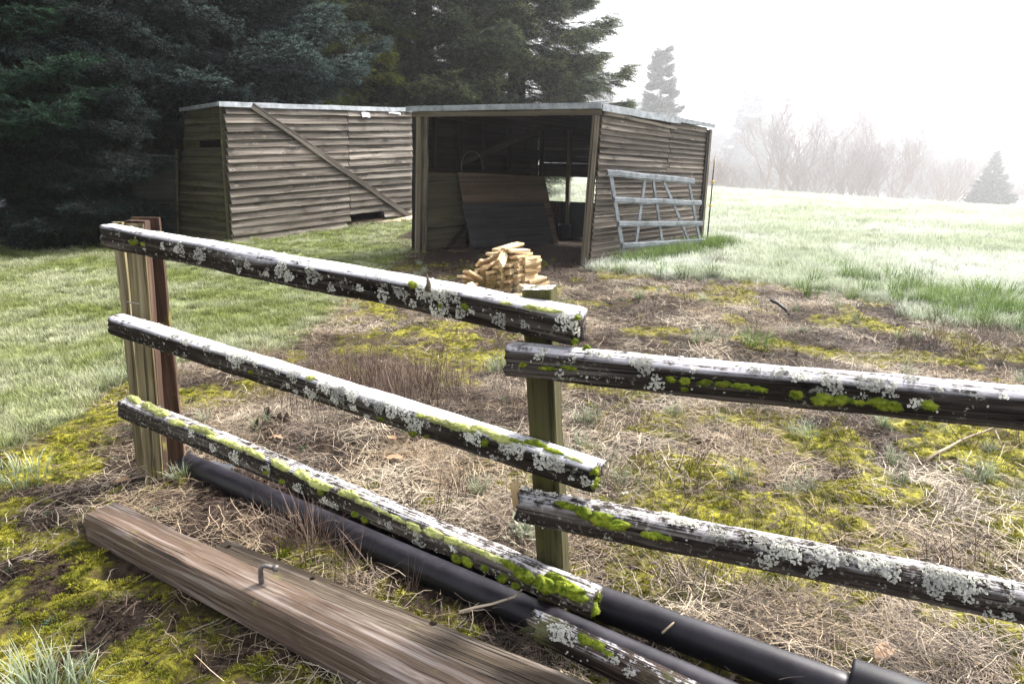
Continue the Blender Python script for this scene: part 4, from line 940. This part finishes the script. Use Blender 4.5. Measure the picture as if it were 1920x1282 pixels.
x, y, o_, ms, dr = litter(95000, 1.5, 12); den = o_ * ms * (.35 + .65 * sstep(.35, .55, fbm(x, y, 9, 2, 33))); k = (rg.rand(len(x)) < den) & clear(x, y)
put('ground_moss', 'yellow green moss covering the ground', 'moss', 'moss', x[k], y[k], .009, .026, rg, .06, .35, .006)
x, y, o_, ms, dr = litter(30000, 1.5, 12); den = o_ * ms * sstep(.42, .6, fbm(x, y, 6, 2, 35)); k = (rg.rand(len(x)) < den) & clear(x, y)
put('moss_tufts', 'loose tufts of yellow moss standing over the ground moss', 'moss', 'moss', x[k], y[k], .02, .046, rg, .05, .35, .004, .7)
x, y, o_, ms, dr = litter(46000, 1.5, 11); den = o_ * (.14 + .75 * np.maximum(dr, .6 * mz)) * (1 - .7 * ms); k = (rg.rand(len(x)) < den) & clear(x, y)
put('soil_crumbs', 'dark crumbly soil and bark bits', 'soil', 'crumb', x[k], y[k], .005, .017, rg, .04, .6, .0)
# standing dead stalks behind the middle rail
c0 = on_ground(690, 735); n = 330; x = c0.x + rg.normal(0, .36, n); y = c0.y + rg.normal(0, .30, n) + .35 * (x - c0.x) * -.3; k = clear(x, y)
put('dead_stalks', 'dense patch of upright dead brown stalks behind the fence', 'dead stalks', 'stalk', x[k], y[k], .55, 1.05, rg, 0, .22)
x, y, o_, ms, dr = litter(1500, 2.2, 11); k = (rg.rand(len(x)) < o_ * .5 * (x > -.5)) & clear(x, y)
put('thin_stalks', 'thin brown stalks standing in the rough ground', 'dead stalks', 'stalk', x[k], y[k], .4, .95, rg, .01, .3)
for (px, py, n, sp) in ((600, 1010, 60, .16), (640, 980, 40, .14), (1780, 660, 36, .25), (1350, 500, 30, .12), (1850, 640, 30, .3), (1000, 560, 20, .1)):
    c0 = on_ground(px, py); x = c0.x + rg.normal(0, sp, n); y = c0.y + rg.normal(0, sp, n); k = clear(x, y)
    put('bramble_stems', {600: 'brown bramble stems behind the grey split timber', 640: 'brown bramble stems beside the black pipe', 1780: 'brown dead stems right of the top rail', 1350: 'brown dead stem clump in front of the steel gate', 1850: 'brown dead stems at the right picture edge', 1000: 'dead stems just behind the post by the woodpile'}[px], 'dead stems', 'stalk', x[k], y[k], .5, 1.1, rg, 0, .55)
x, y, o_, ms, dr = litter(700, 1.7, 8); k = (rg.rand(len(x)) < o_ * .6) & clear(x, y)
put('low_weeds', 'tiny green weeds in the rough ground', 'weeds', 'weed', x[k], y[k], .012, .035, rg, .03, .3)

# single grass clumps one can point at
def clump(px, py, label, mt, n, spread, h0, h1, w_, bend=1.3):
    p = on_ground(px, py); me = blades_mesh('grass_clump', np.random.RandomState(px), n, spread, h0, h1, w_, bend, mt)
    o = link('grass_clump', me, None, None, Matrix.Translation(p)); tag(o, label, 'grass clump', 'grass clumps in the rough ground')
clump(80, 1340, 'big frosted grass clump in the bottom left corner', M['frosttuft'], 260, .14, .08, .25, .006)
clump(940, 700, 'small frosted grass clump left of the mossy post', M['frosttuft'], 130, .10, .08, .22, .006)
clump(1420, 650, 'green grass clump just above the right top rail', M['tuft'], 160, .14, .10, .24, .006)
clump(1330, 640, 'thin frosted grass clump above the right top rail', M['frosttuft'], 90, .14, .08, .2, .006)
clump(1720, 525, 'dark green grass clump in the rough at the field edge', M['tuft'], 180, .2, .12, .3, .008)
clump(1555, 505, 'green grass clump by the black hose end', M['tuft'], 140, .18, .10, .28, .008)
clump(1250, 715, 'grass clump sticking out under the right top rail', M['frosttuft'], 70, .1, .08, .2, .006)
clump(240, 712, 'frosted grass clump at the lawn edge left of the fence post', M['frosttuft'], 150, .18, .08, .2, .006)
clump(40, 905, 'grass clump at the left picture edge', M['frosttuft'], 120, .13, .08, .2, .006)
for i, (px, py) in enumerate(((1800, 600), (1850, 590), (1900, 600), (1760, 575), (1880, 565), (1830, 560))):
    clump(px, py, ('tall green grass clump, lowest of the cluster at the right edge', 'tall green grass clump in the middle of the right edge cluster', 'tall green grass clump touching the right picture edge', 'tall green grass clump, leftmost of the right edge cluster', 'tall green grass clump, highest of the right edge cluster', 'tall green grass clump behind the right edge cluster')[i], M['tuft'], 200, .24, .16, .40, .009, 1.6)

# ------------------------------------------------------------------ small things on the ground
def twig(pts, r_, label, mt, cat='twig', name='twig', lift=.012):
    P = []
    for (a, b) in pts: q = on_ground(a, b); P.append(q + UP * lift)
    P2_ = []
    for i in range(len(P) - 1):
        for t in (0, .33, .66): P2_.append(lerp(P[i], P[i + 1], t) + Vector((random.uniform(-.008, .008), random.uniform(-.008, .008), .0)))
    P2_.append(P[-1]); o = tube(name, P2_, [r_ * (1 - .5 * i / len(P2_)) for i in range(len(P2_))], mt, None, 6); return tag(o, label, cat)
hp0, hp1 = on_ground(1480, 592), on_ground(1470, 582)
bh = tube('hose_end', [hp0, hp0 + Vector((-.03, .04, .06)), hp0 + Vector((-.09, .12, .11)), hp0 + Vector((-.14, .2, .13))], .016, M['blackhose'], None, 10); tag(bh, 'short black hose end poking out of the dead grass', 'hose')
twig([(0, 980), (120, 925), (280, 895), (410, 895)], .008, 'long thin stick lying left of the fence post', M['twigbark'])
twig([(395, 880), (450, 925), (520, 975), (570, 1010)], .007, 'pale crooked stick beside the grey timber end', M['log'])
twig([(1095, 1030), (1180, 1065), (1260, 1090)], .010, 'brown straight stick right of the mossy post', M['post_red'])
twig([(860, 930), (900, 950), (950, 985)], .010, 'brown stick left of the mossy post', M['post_red'])
twig([(1730, 880), (1800, 840), (1860, 815), (1875, 850)], .009, 'pale forked stick beneath the right top rail', M['log'], lift=.05)
twig([(1750, 1130), (1800, 1090), (1870, 1110)], .007, 'pale bent stick below the right middle rail', M['log'], lift=.03)
twig([(860, 1225), (960, 1195), (1020, 1145)], .005, 'thin twig lying across the grey split timber', M['log'], lift=.16)
twig([(1240, 1255), (1290, 1190), (1285, 1160)], .004, 'thin curled stem over the black pipe', M['log'], lift=.14)
for i, (px, py, s_, mt, lb) in enumerate(((232, 912, .05, 'leaf', 'brown dead leaf left of the yellow post foot'), (985, 1282, .05, 'leaf', 'brown dead leaf at the bottom by the rotten rail'), (1655, 1238, .06, 'leaf', 'brown dead leaf behind the wide pipe socket'), (735, 830, .05, 'leaf', 'pinkish leaf behind the middle rail'), (740, 868, .06, 'leaf', 'curled leaf between the middle and lowest rails'), (520, 830, .05, 'leaf', 'pale leaf near the rotten stump'))):
    p = on_ground(px, py); V = []; r2 = random.Random(px)
    for a in range(9): t = a / 8; wd = s_ * .45 * math.sin(math.pi * t) ** .7; V += [(s_ * (t - .5) * 2, -wd, .012 * math.sin(3 * t) + .012 * r2.random()), (s_ * (t - .5) * 2, 0, .012 * math.sin(3 * t)), (s_ * (t - .5) * 2, wd, .012 * math.sin(3 * t) + .014 * r2.random())]
    Fc = []
    for a in range(8): b_ = 3 * a; Fc += [(b_, b_ + 1, b_ + 4, b_ + 3), (b_ + 1, b_ + 2, b_ + 5, b_ + 4)]
    o = link('dead_leaf', mesh_np('dead_leaf', V, Fc, True), M[mt], None, Matrix.Translation(p + UP * .025) @ Matrix.Rotation(r2.random() * 6, 4, 'Z')); tag(o, lb, 'leaf', 'dead leaves on the ground')
p = on_ground(412, 886); o = bar('slate_scrap', None, M['slate'], p + Vector((-.07, .03, .03)), p + Vector((.07, -.03, .03)), .07, .008, UP + Vector((.2, -.3, 0)), 3, .006); tag(o, 'flat dark slate scrap under the lowest rail', 'slate')
p = rpx(966, 935); o = bar('wood_scrap', None, M['offcut'], p + Vector((-.004, .02, .05)), p + Vector((.008, .02, -.045)), .006, .028, (1, 0, 0), 4, .002); tag(o, 'thin pale wood scrap hanging at the end of the middle rail', 'wood scrap')
for (px, py, lb) in ((1165, 922 + 10, 'tiny white scrap on the moss right of the middle post'), (690, 420, 'white rubbish scrap at the closed shed foot')):
    p = on_ground(px, py); o = bar('white_scrap', None, M['whitebit'], p + UP * .015, p + Vector((.03, .012, .02)), .018, .003, UP + Vector((.3, -.5, 0)), 2, .004); tag(o, lb, 'scrap')
# rotten stump
p = on_ground(510, 800); V, Fc = [], []; r2 = random.Random(3); nn_ = 22
for i, (z_, rr_) in enumerate(((-.05, .12), (.01, .11), (.03, .10), (.055, .08), (.055, .055), (.01, .04))):
    for k in range(nn_): a = 2 * math.pi * k / nn_; q = rr_ * (1 + .22 * math.sin(3 * a + 1) + .15 * r2.uniform(-1, 1)); V.append((q * math.cos(a), q * math.sin(a), z_ + (.045 * r2.uniform(-1, 1) if i in (3, 4) else 0)))
for i in range(5):
    for k in range(nn_): Fc.append((i * nn_ + k, i * nn_ + (k + 1) % nn_, (i + 1) * nn_ + (k + 1) % nn_, (i + 1) * nn_ + k))
Fc.append(tuple(5 * nn_ + k for k in range(nn_)))
o = link('tree_stump', mesh_np('tree_stump', V, Fc), M['stump'], None, Matrix.Translation(p)); tag(o, 'low rotten stump in the dead stems behind the fence', 'stump')
# frosted leafy plant by the middle post
p = on_ground(985, 1010); n = 60; rgp = np.random.RandomState(8); V, T, tip = [], [], []
for _ in range(n):
    a = rgp.rand() * 6.28; el = rgp.uniform(.2, 1.3); b0 = np.array([*(rgp.randn(2) * .03), .01]); d = np.array([math.cos(a) * math.cos(el), math.sin(a) * math.cos(el), math.sin(el)]); s_ = np.cross(d, [0, 0, 1]); s_ /= np.linalg.norm(s_); L = rgp.uniform(.05, .10)
    b_ = len(V); V += [b0 + d * L * .4, b0 + d * L * .7 - s_ * .012, b0 + d * L, b0 + d * L * .7 + s_ * .012]; tip += [.3, .9, 1, .9]; T += [(b_, b_ + 1, b_ + 2), (b_, b_ + 2, b_ + 3)]
me = mesh_tri('leafy_plant', V, T, {'tip': tip}); me.materials.append(M['frosttuft']); o = link('leafy_plant', me, None, None, Matrix.Translation(p)); tag(o, 'small frosted leafy plant left of the middle post foot', 'plant')

# ------------------------------------------------------------------ conifers
def sprig_mesh(key, rg, mat_, droop=.15, ntw=7, nneed=13, nl=.10, nw=.022, flat=.6, tipl=.55):
    V, T, tip = [], [], []
    tw = [(np.array([0, 0, 0.]), np.array([1, 0, -droop]), 1., 0.)]
    for i in range(ntw):
        t = .12 + .8 * i / ntw
        for s_ in (-1, 1):
            l_ = tipl * (1 - t) * rg.uniform(.7, 1.1) + .14; ang = rg.uniform(.65, 1.0); d = np.array([math.cos(ang), s_ * math.sin(ang), -droop * rg.uniform(.5, 2.) + rg.normal() * .12])
            tw.append((np.array([t, 0, -droop * t]), d / np.linalg.norm(d), l_, t))
    for (p, d, L, t0) in tw:
        nn = max(4, int(nneed * L / .4))
        for k in range(nn):
            t = (k + rg.rand()) / nn; a = rg.rand() * 6.283; n_ = np.cross(d, [0, 0, 1.]); n_ /= np.linalg.norm(n_) + 1e-9; u_ = np.cross(n_, d)
            r_ = n_ * math.cos(a) + u_ * math.sin(a) * flat; q = p + d * L * t; e_ = d * .75 + r_ * .8; e_ /= np.linalg.norm(e_); w_ = np.cross(e_, rg.randn(3)); w_ /= np.linalg.norm(w_)
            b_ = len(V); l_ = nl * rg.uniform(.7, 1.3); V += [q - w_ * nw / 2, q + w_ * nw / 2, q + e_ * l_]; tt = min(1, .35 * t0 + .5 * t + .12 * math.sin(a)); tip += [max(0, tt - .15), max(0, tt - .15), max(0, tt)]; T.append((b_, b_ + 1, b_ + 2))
    me = mesh_tri(key, V, T, {'tip': tip}); me.materials.append(mat_); return me
rs2 = np.random.RandomState(9)
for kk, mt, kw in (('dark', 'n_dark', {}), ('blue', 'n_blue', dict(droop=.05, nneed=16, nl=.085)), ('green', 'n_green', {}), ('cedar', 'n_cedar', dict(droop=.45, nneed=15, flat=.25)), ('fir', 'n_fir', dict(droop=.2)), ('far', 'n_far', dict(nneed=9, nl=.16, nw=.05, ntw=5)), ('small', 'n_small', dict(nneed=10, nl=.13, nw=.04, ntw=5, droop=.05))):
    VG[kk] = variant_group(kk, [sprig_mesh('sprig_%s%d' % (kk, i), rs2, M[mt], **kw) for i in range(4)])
DENS = 1.9
def euler_from(d, up):
    d = d / np.linalg.norm(d, axis=1, keepdims=True); b = np.cross(up, d); b /= np.linalg.norm(b, axis=1, keepdims=True) + 1e-9; n_ = np.cross(d, b)
    return np.stack([np.arctan2(b[:, 2], n_[:, 2]), -np.arcsin(np.clip(d[:, 2], -1, 1)), np.arctan2(d[:, 1], d[:, 0])], 1)
def conifer(name, label, cat, x, y, h, rad, vg, seed, nb=90, per=46, size=(.30, .55), base=.04, rise=.12, droop=.35, power=.8, group=None, tuck=.12, branches=True, width=.4, tip_up=.18, hang=.10, point=.35):
    rg = np.random.RandomState(seed); z0 = gz(x, y); root = empty(name, (x, y, z0), label, cat, group)
    tube('trunk', [(x, y, z0 - .3), (x, y, z0 + h * .3), (x + .05, y, z0 + h * .7), (x, y, z0 + h)], [rad * .085 + .04, rad * .065 + .03, rad * .035 + .02, .015], M['bark'], root, 10)
    P_, D_, U_, S_ = [], [], [], []; BV, BF = [], []
    for i in range(nb):
        t = base + (1 - base) * ((i + rg.rand()) / nb) ** 1.15; az = i * 2.39996 + rg.normal() * .25
        L = rad * max(.04, (1 - t)) ** power * rg.uniform(.72, 1.18) + .12
        out = np.array([math.cos(az), math.sin(az), 0]); sd_ = np.array([-out[1], out[0], 0]); r0_ = rise + .7 * max(0, t - .6) + rg.normal() * .08
        def bp(s): return np.stack([out[0] * L * s, out[1] * L * s, h * t + L * (r0_ * s - droop * s ** 2 * (1 - .4 * t) + tip_up * s ** 4)], -1)
        n = int(DENS * per * (.25 + .75 * L / rad)); s = rg.rand(n) ** .7 * (1 - tuck) + tuck
        wd = (width * L * (1 - s) ** .6 + .09 * rad / 2.5 * .6); u = (rg.rand(n) * 2 - 1); q = bp(s) + sd_[None, :] * (u * wd)[:, None]
        q[:, 2] -= np.abs(u) * wd * .22 + rg.rand(n) * hang * L * (1 - .6 * s); ds = (bp(s + .02) - bp(s - .02)) / (.04 * L)
        ang = u * 1.0 + rg.normal(0, .25, n); d = ds * np.cos(ang)[:, None] + sd_[None, :] * np.sin(ang)[:, None] + rg.normal(0, .14, (n, 3)); d[:, 2] -= hang * .9
        up = np.tile([0, 0, 1.], (n, 1)) + rg.normal(0, .3, (n, 3)); P_.append(q); D_.append(d); U_.append(up); S_.append(rg.uniform(size[0], size[1], n) * (1.1 - point * t))
        if branches:
            pts = [Vector(v) for v in bp(np.linspace(.02, .92, 5))]; V_, F_ = tube_data(pts, [max(.006, .02 * L / 2 * (1 - .8 * j / 4)) for j in range(5)], 4, False); b_ = len(BV); BV += V_; BF += [tuple(v + b_ for v in f_) for f_ in F_]
    P_ = np.concatenate(P_); rot = euler_from(np.concatenate(D_), np.concatenate(U_))
    cr = scatter('crown', VG[vg], P_, rot, np.concatenate(S_), seed, root)
    if branches: b = link('branches', mesh_np('branches', BV, BF), M['bark'], root); b['kind'] = 'stuff'
    return root
TG = 'tall conifers behind the sheds'
conifer('spruce_tree', 'dark spruce with a blue sheen drooping beside the closed shed', 'tree', -8.6, 17.6, 12, 3.2, 'dark', 1, 120, 60, (.35, .6), .10, .05, .40, group=TG)
conifer('spruce_tree', 'bright green spruce at the far left picture edge', 'tree', -9.7, 11.4, 11, 2.9, 'green', 2, 120, 70, (.35, .6), .21, .05, .16, group=TG, tuck=.03)
conifer('blue_spruce_tree', 'pale blue green spruce spreading above the closed shed roof', 'tree', -7.4, 19.2, 13, 4.2, 'blue', 3, 120, 80, (.4, .65), .24, .12, .25, .75, group=TG)
conifer('blue_spruce_tree', 'smaller blue green spruce hanging in front of the closed shed side wall', 'tree', -8.6, 16.6, 8.5, 2.7, 'blue', 14, 80, 50, (.32, .5), .3, .1, .3, group=TG)
conifer('cedar_tree', 'yellow green cedar between the blue spruce and the fir', 'tree', -5.4, 24.5, 13, 2.6, 'cedar', 4, 110, 55, (.45, .7), .03, .05, .55, group=TG)
conifer('fir_tree', 'big olive green fir behind the gap between the sheds', 'tree', -3.2, 27, 17, 4.6, 'fir', 5, 130, 85, (.5, .8), .06, .1, .3, .75, group=TG, hang=.2)
conifer('fir_tree', 'big olive green fir behind the open shed, rightmost of the grove', 'tree', .2, 29, 18, 4.5, 'fir', 6, 135, 85, (.5, .8), .13, .12, .28, .75, group=TG, hang=.2)
conifer('fir_tree', 'dark fir at the back filling the grove', 'tree', -7.5, 29, 18, 5, 'dark', 7, 120, 65, (.6, .95), .02, .1, .3, group=TG)
conifer('fir_tree', 'dark fir behind the green spruce at the left', 'tree', -13.5, 19, 15, 4.5, 'dark', 8, 120, 60, (.5, .85), .02, .08, .35, group=TG)
conifer('fir_tree', 'dark fir seen between the green and blue spruces', 'tree', -11.0, 23.5, 16, 4.2, 'dark', 9, 120, 60, (.5, .85), .02, .1, .3, group=TG)
conifer('spruce_tree', 'dark spruce with branches to the ground in front of the parked car', 'tree', -8.1, 13.0, 10, 1.15, 'dark', 15, 150, 70, (.3, .5), .02, .02, .42, .5, group=TG, tuck=.01)
conifer('spruce_tree', 'low dark spruce filling the shade under the left trees', 'tree', -11.0, 17.6, 6, 2.8, 'dark', 10, 90, 60, (.35, .6), .02, .05, .35, group=TG)
# across the field
conifer('spruce_tree', 'hazy spruce standing behind the open shed roof', 'tree', at_y(1232, 300, 165).x, 165, at_y(1232, 96, 165).z - gz(at_y(1232, 300, 165).x, 165), 7.6, 'small', 11, 90, 40, (2., 3.3), .04, .1, .2, branches=False)
conifer('spruce_tree', 'small hazy spruce alone at the right field edge', 'tree', at_y(1868, 300, 165).x, 165, at_y(1868, 286, 165).z - gz(at_y(1868, 300, 165).x, 165), 6.2, 'small', 12, 100, 40, (1.6, 2.7), .02, .15, .2, 1.05, branches=False, point=.85)
FG = 'tall conifers fading in the fog beyond the field'
far = [(1130, 150, 215), (1195, 190, 235), (1410, 175, 215), (1470, 150, 250), (1545, 210, 235), (1620, 165, 235), (1700, 185, 250), (1765, 140, 215), (1830, 160, 250), (1905, 120, 230), (1990, 150, 220), (2100, 130, 240), (2240, 140, 230), (1290, 230, 260), (1345, 250, 250)]
fl_lab = ('leftmost', 'second', 'third', 'fourth', 'fifth', 'sixth', 'seventh', 'eighth', 'ninth', 'tenth', 'eleventh', 'twelfth', 'thirteenth', 'fourteenth', 'fifteenth')
order = sorted(range(len(far)), key=lambda i: far[i][0])
for rk, i in enumerate(order):
    px, py, Y = far[i]; Y *= 1.6; top = at_y(px, py, Y); z0 = gz(top.x, Y)
    conifer('fog_conifer', 'fog faded tall conifer beyond the field, %s from the left' % fl_lab[rk] if rk else 'fog faded tall conifer beyond the field, leftmost of its row', 'tree', top.x, Y, top.z - z0, 10 + (i % 3), 'far', 40 + i, 60, 30, (4.0, 6.4), .05, .1, .25, .8, FG, branches=False)

# ------------------------------------------------------------------ bare trees and thickets
def bare(name, label, cat, x, y, h, seed, stems=1, spread=.35, depth=5, group=None, r0_=None, lean=0.):
    rg = random.Random(seed); z0 = gz(x, y); V, Fc = [], []
    root = empty(name, (x, y, z0), label, cat, group)
    TV, TF = [], []
    def grow(p, d, L, r_, lv):
        pts = [p]; q = p.copy(); dd = d.copy(); n = 4
        for i in range(n):
            dd = (dd + Vector((rg.gauss(0, .10), rg.gauss(0, .10), .06 + rg.gauss(0, .06)))).normalized(); q = q + dd * L / n; pts.append(q.copy())
        tgt = (TV, TF) if lv == 0 else (V, Fc); v_, f_ = tube_data(pts, [r_ * (1 - .45 * i / n) for i in range(n + 1)], 6 if lv == 0 else (4 if lv < 3 else 3), False)
        b_ = len(tgt[0]); tgt[0].extend(v_); tgt[1].extend(tuple(a + b_ for a in f) for f in f_)
        if lv >= depth: return
        for k in range(rg.choice((3, 3, 4)) if lv < 4 else 3):
            s_ = pts[rg.choice((2, 3, 4, 4))]; ax = Vector((rg.gauss(0, 1), rg.gauss(0, 1), rg.gauss(0, .5))).normalized()
            grow(s_, (dd + ax * rg.uniform(.35, .75)).normalized(), L * rg.uniform(.55, .82), r_ * rg.uniform(.46, .66), lv + 1)
    for s_ in range(stems):
        a = 2 * math.pi * s_ / stems + rg.random(); d = Vector((math.cos(a) * spread + lean, math.sin(a) * spread, 1)).normalized() if stems > 1 else Vector((rg.gauss(0, .1) + lean, rg.gauss(0, .1), 1)).normalized()
        grow(Vector((0, 0, -.2)), d, h * (.34 if depth > 3 else .45), r0_ or h * .018, 0)
    a_ = link('trunk', mesh_np('trunk', TV, TF, True), M['twigbark'], root); b_ = link('crown', mesh_np('crown', V, Fc), M['twigbark'], root); b_['kind'] = 'stuff'
    return root
for i, (px, py, Y, st, lb) in enumerate(((1490, 165, 120, 3, 'tall bare tree, left one of the hazy pair beyond the field'), (1590, 170, 125, 2, 'tall bare tree, right one of the hazy pair beyond the field'), (1680, 225, 115, 4, 'broad bare tree leaning right beyond the field'), (1530, 250, 110, 4, 'lower bare tree in front of the hazy pair'), (1790, 270, 120, 4, 'low bare tree between the broad one and the small spruce'), (1620, 270, 105, 5, 'low bare tree below the right one of the pair'))):
    Y *= 1.65; t_ = at_y(px, py, Y); bare('bare_tree', lb, 'tree', t_.x, Y, (t_.z - gz(t_.x, Y)) * (1.02 if st < 4 else 1.1), 60 + i, st, .35 + .08 * (st > 3), 5, 'bare trees in the fog beyond the field', lean=.25 if i == 2 else 0)
bl = ('bare thicket directly right of the fence rod', 'bare thicket, second right of the fence rod', 'bare thicket left of the hazy bare pair', 'bare thicket under the left hazy bare tree', 'bare thicket under the right hazy bare tree', 'bare thicket below the broad leaning tree', 'bare thicket left of the small spruce', 'bare thicket touching the small spruce', 'bare thicket at the right picture edge', 'bare thicket seen just behind the open shed corner')
for i, (px, py, Y) in enumerate(((1350, 285, 80), (1385, 300, 85), (1440, 285, 95), (1510, 285, 95), (1585, 280, 100), (1660, 290, 98), (1730, 300, 100), (1790, 320, 95), (1925, 330, 100), (1310, 270, 85))):
    Y *= 1.65; t_ = at_y(px, py, Y); bare('thicket', bl[i], 'bush', t_.x, Y, (t_.z - gz(t_.x, Y)) * 1.15, 80 + i, 7, .55, 5, 'bare thickets along the far field edge', r0_=.07)

# ------------------------------------------------------------------ dark car under the trees
cb = Vector((-8.45, 14.3, gz(-8.45, 14.3)))
car = empty('parked_car', cb, 'dark blue car parked in the deep shade at the left edge', 'car')
body = [(-4.3, .35, .80), (-4.2, .85, .84), (-3.6, .98, .86), (-2.9, 1.02, .87), (-1.5, 1.0, .87), (-.9, .96, .86), (-.2, .84, .82), (.0, .66, .72), (.02, .35, .7)]
V, Fc = [], []
for (xx, zz, hw) in body:
    for (yy, z_) in ((-hw * .94, .25), (-hw, .45), (-hw * .97, zz - .06), (-hw * .82, zz), (hw * .82, zz), (hw * .97, zz - .06), (hw, .45), (hw * .94, .25)): V.append((xx, yy, min(z_, zz) if z_ > .3 else z_))
for i in range(len(body) - 1):
    for k in range(8): q = i * 8 + k; r = i * 8 + (k + 1) % 8; Fc.append((q, r, r + 8, q + 8))
Fc += [tuple(range(8)), tuple((len(body) - 1) * 8 + k for k in range(7, -1, -1))]
def carpart(name, V, Fc, m, sm=True):
    me = mesh_np(name, V, Fc, sm); bm = bmesh.new(); bm.from_mesh(me); bmesh.ops.recalc_face_normals(bm, faces=bm.faces); bm.to_mesh(me); bm.free(); return link(name, me, m, car)
carpart('body', V, Fc, M['carpaint'])
cabp = [(-3.95, .98, .72), (-3.35, 1.42, .62), (-1.95, 1.45, .62), (-1.05, .97, .74)]
V = [(a, s_ * c, b) for (a, b, c) in cabp for s_ in (-1, 1)] + [(-3.95, -.72, .9), (-3.95, .72, .9), (-1.05, -.74, .9), (-1.05, .74, .9)]
carpart('roof', [(-3.4, -.62, 1.41), (-3.4, .62, 1.41), (-1.9, .62, 1.45), (-1.9, -.62, 1.45), (-3.3, -.5, 1.48), (-3.3, .5, 1.48), (-2.05, .5, 1.50), (-2.05, -.5, 1.50)], [(0, 1, 5, 4), (1, 2, 6, 5), (2, 3, 7, 6), (3, 0, 4, 7), (4, 5, 6, 7), (0, 3, 2, 1)], M['carpaint'], False)
carpart('windscreen', [(-1.93, -.60, 1.44), (-1.93, .60, 1.44), (-1.05, .73, .95), (-1.05, -.73, .95), (-1.97, -.58, 1.40), (-1.97, .58, 1.40), (-1.12, .7, .93), (-1.12, -.7, .93)], [(0, 1, 2, 3), (4, 7, 6, 5), (0, 3, 7, 4), (1, 5, 6, 2), (0, 4, 5, 1), (3, 2, 6, 7)], M['carglass'], False)
carpart('rear_window', [(-3.38, -.6, 1.4), (-3.38, .6, 1.4), (-3.95, .7, .96), (-3.95, -.7, .96), (-3.33, -.58, 1.37), (-3.33, .58, 1.37), (-3.88, .68, .94), (-3.88, -.68, .94)], [(0, 3, 2, 1), (4, 5, 6, 7), (0, 4, 7, 3), (1, 2, 6, 5), (0, 1, 5, 4), (3, 7, 6, 2)], M['carglass'], False)
for s_ in (-1, 1):
    for (xa, xb, za, zb) in ((-3.85, -2.75, -3.38, -2.72), (-2.65, -1.12, -2.62, -1.97)):
        q = [(xa, s_ * .75, .97), (xb, s_ * .76, .97), (zb, s_ * .63, 1.42), (za, s_ * .63, 1.42)]; carpart('side_window', q + [(a, b - s_ * .03, c) for a, b, c in q], [(0, 1, 2, 3), (4, 7, 6, 5), (0, 4, 5, 1), (1, 5, 6, 2), (2, 6, 7, 3), (3, 7, 4, 0)], M['carglass'], False)
    for xx in (-3.45, -.85):
        wv, wf = tube_data([(xx, s_ * .70, .31), (xx, s_ * .72, .31), (xx, s_ * .86, .31), (xx, s_ * .88, .31)], [.27, .31, .31, .27], 20); wl = carpart('wheel', wv, wf, M['rubber'])
        wv, wf = tube_data([(xx, s_ * .86, .31), (xx, s_ * .885, .31)], [.19, .17], 16); rm = carpart('rim', wv, wf, M['hubcap']); rm.parent = wl
    wv, wf = tube_data([(-.18, s_ * .6, .68), (-.02, s_ * .58, .66), (.01, s_ * .57, .65)], [.1, .09, .05], 12); carpart('headlight', wv, wf, M['lamp'])
    mr, mf = tube_data([(-1.25, s_ * .78, .99), (-1.22, s_ * .95, 1.0), (-1.2, s_ * 1.0, 1.0)], [.03, .09, .07], 8); carpart('mirror', mr, mf, M['carpaint'])
car.rotation_euler.z = R(-4); car.scale = (1.16, 1.16, 1.16)

# ------------------------------------------------------------------ fog: one even box round everything
lo, hi = Vector((-620, -80, -32)), Vector((620, 620, 64))
V = [(a, b, c) for a in (lo.x, hi.x) for b in (lo.y, hi.y) for c in (lo.z, hi.z)]
me = mesh_np('haze', V, [(0, 1, 3, 2), (4, 6, 7, 5), (0, 4, 5, 1), (2, 3, 7, 6), (0, 2, 6, 4), (1, 5, 7, 3)])
hm = bpy.data.materials.new('haze'); hm.use_nodes = True; ht = hm.node_tree; ht.nodes.clear()
pv = ht.nodes.new('ShaderNodeVolumePrincipled'); mo = ht.nodes.new('ShaderNodeOutputMaterial'); ht.links.new(pv.outputs[0], mo.inputs['Volume'])
pv.inputs['Color'].default_value = (.92, .92, .99, 1); pv.inputs['Density'].default_value = HAZE_DENSITY; pv.inputs['Anisotropy'].default_value = .65
hz = link('haze', me, hm); hz['kind'] = 'stuff'; tag(hz, 'pale morning fog over the whole place', 'fog')
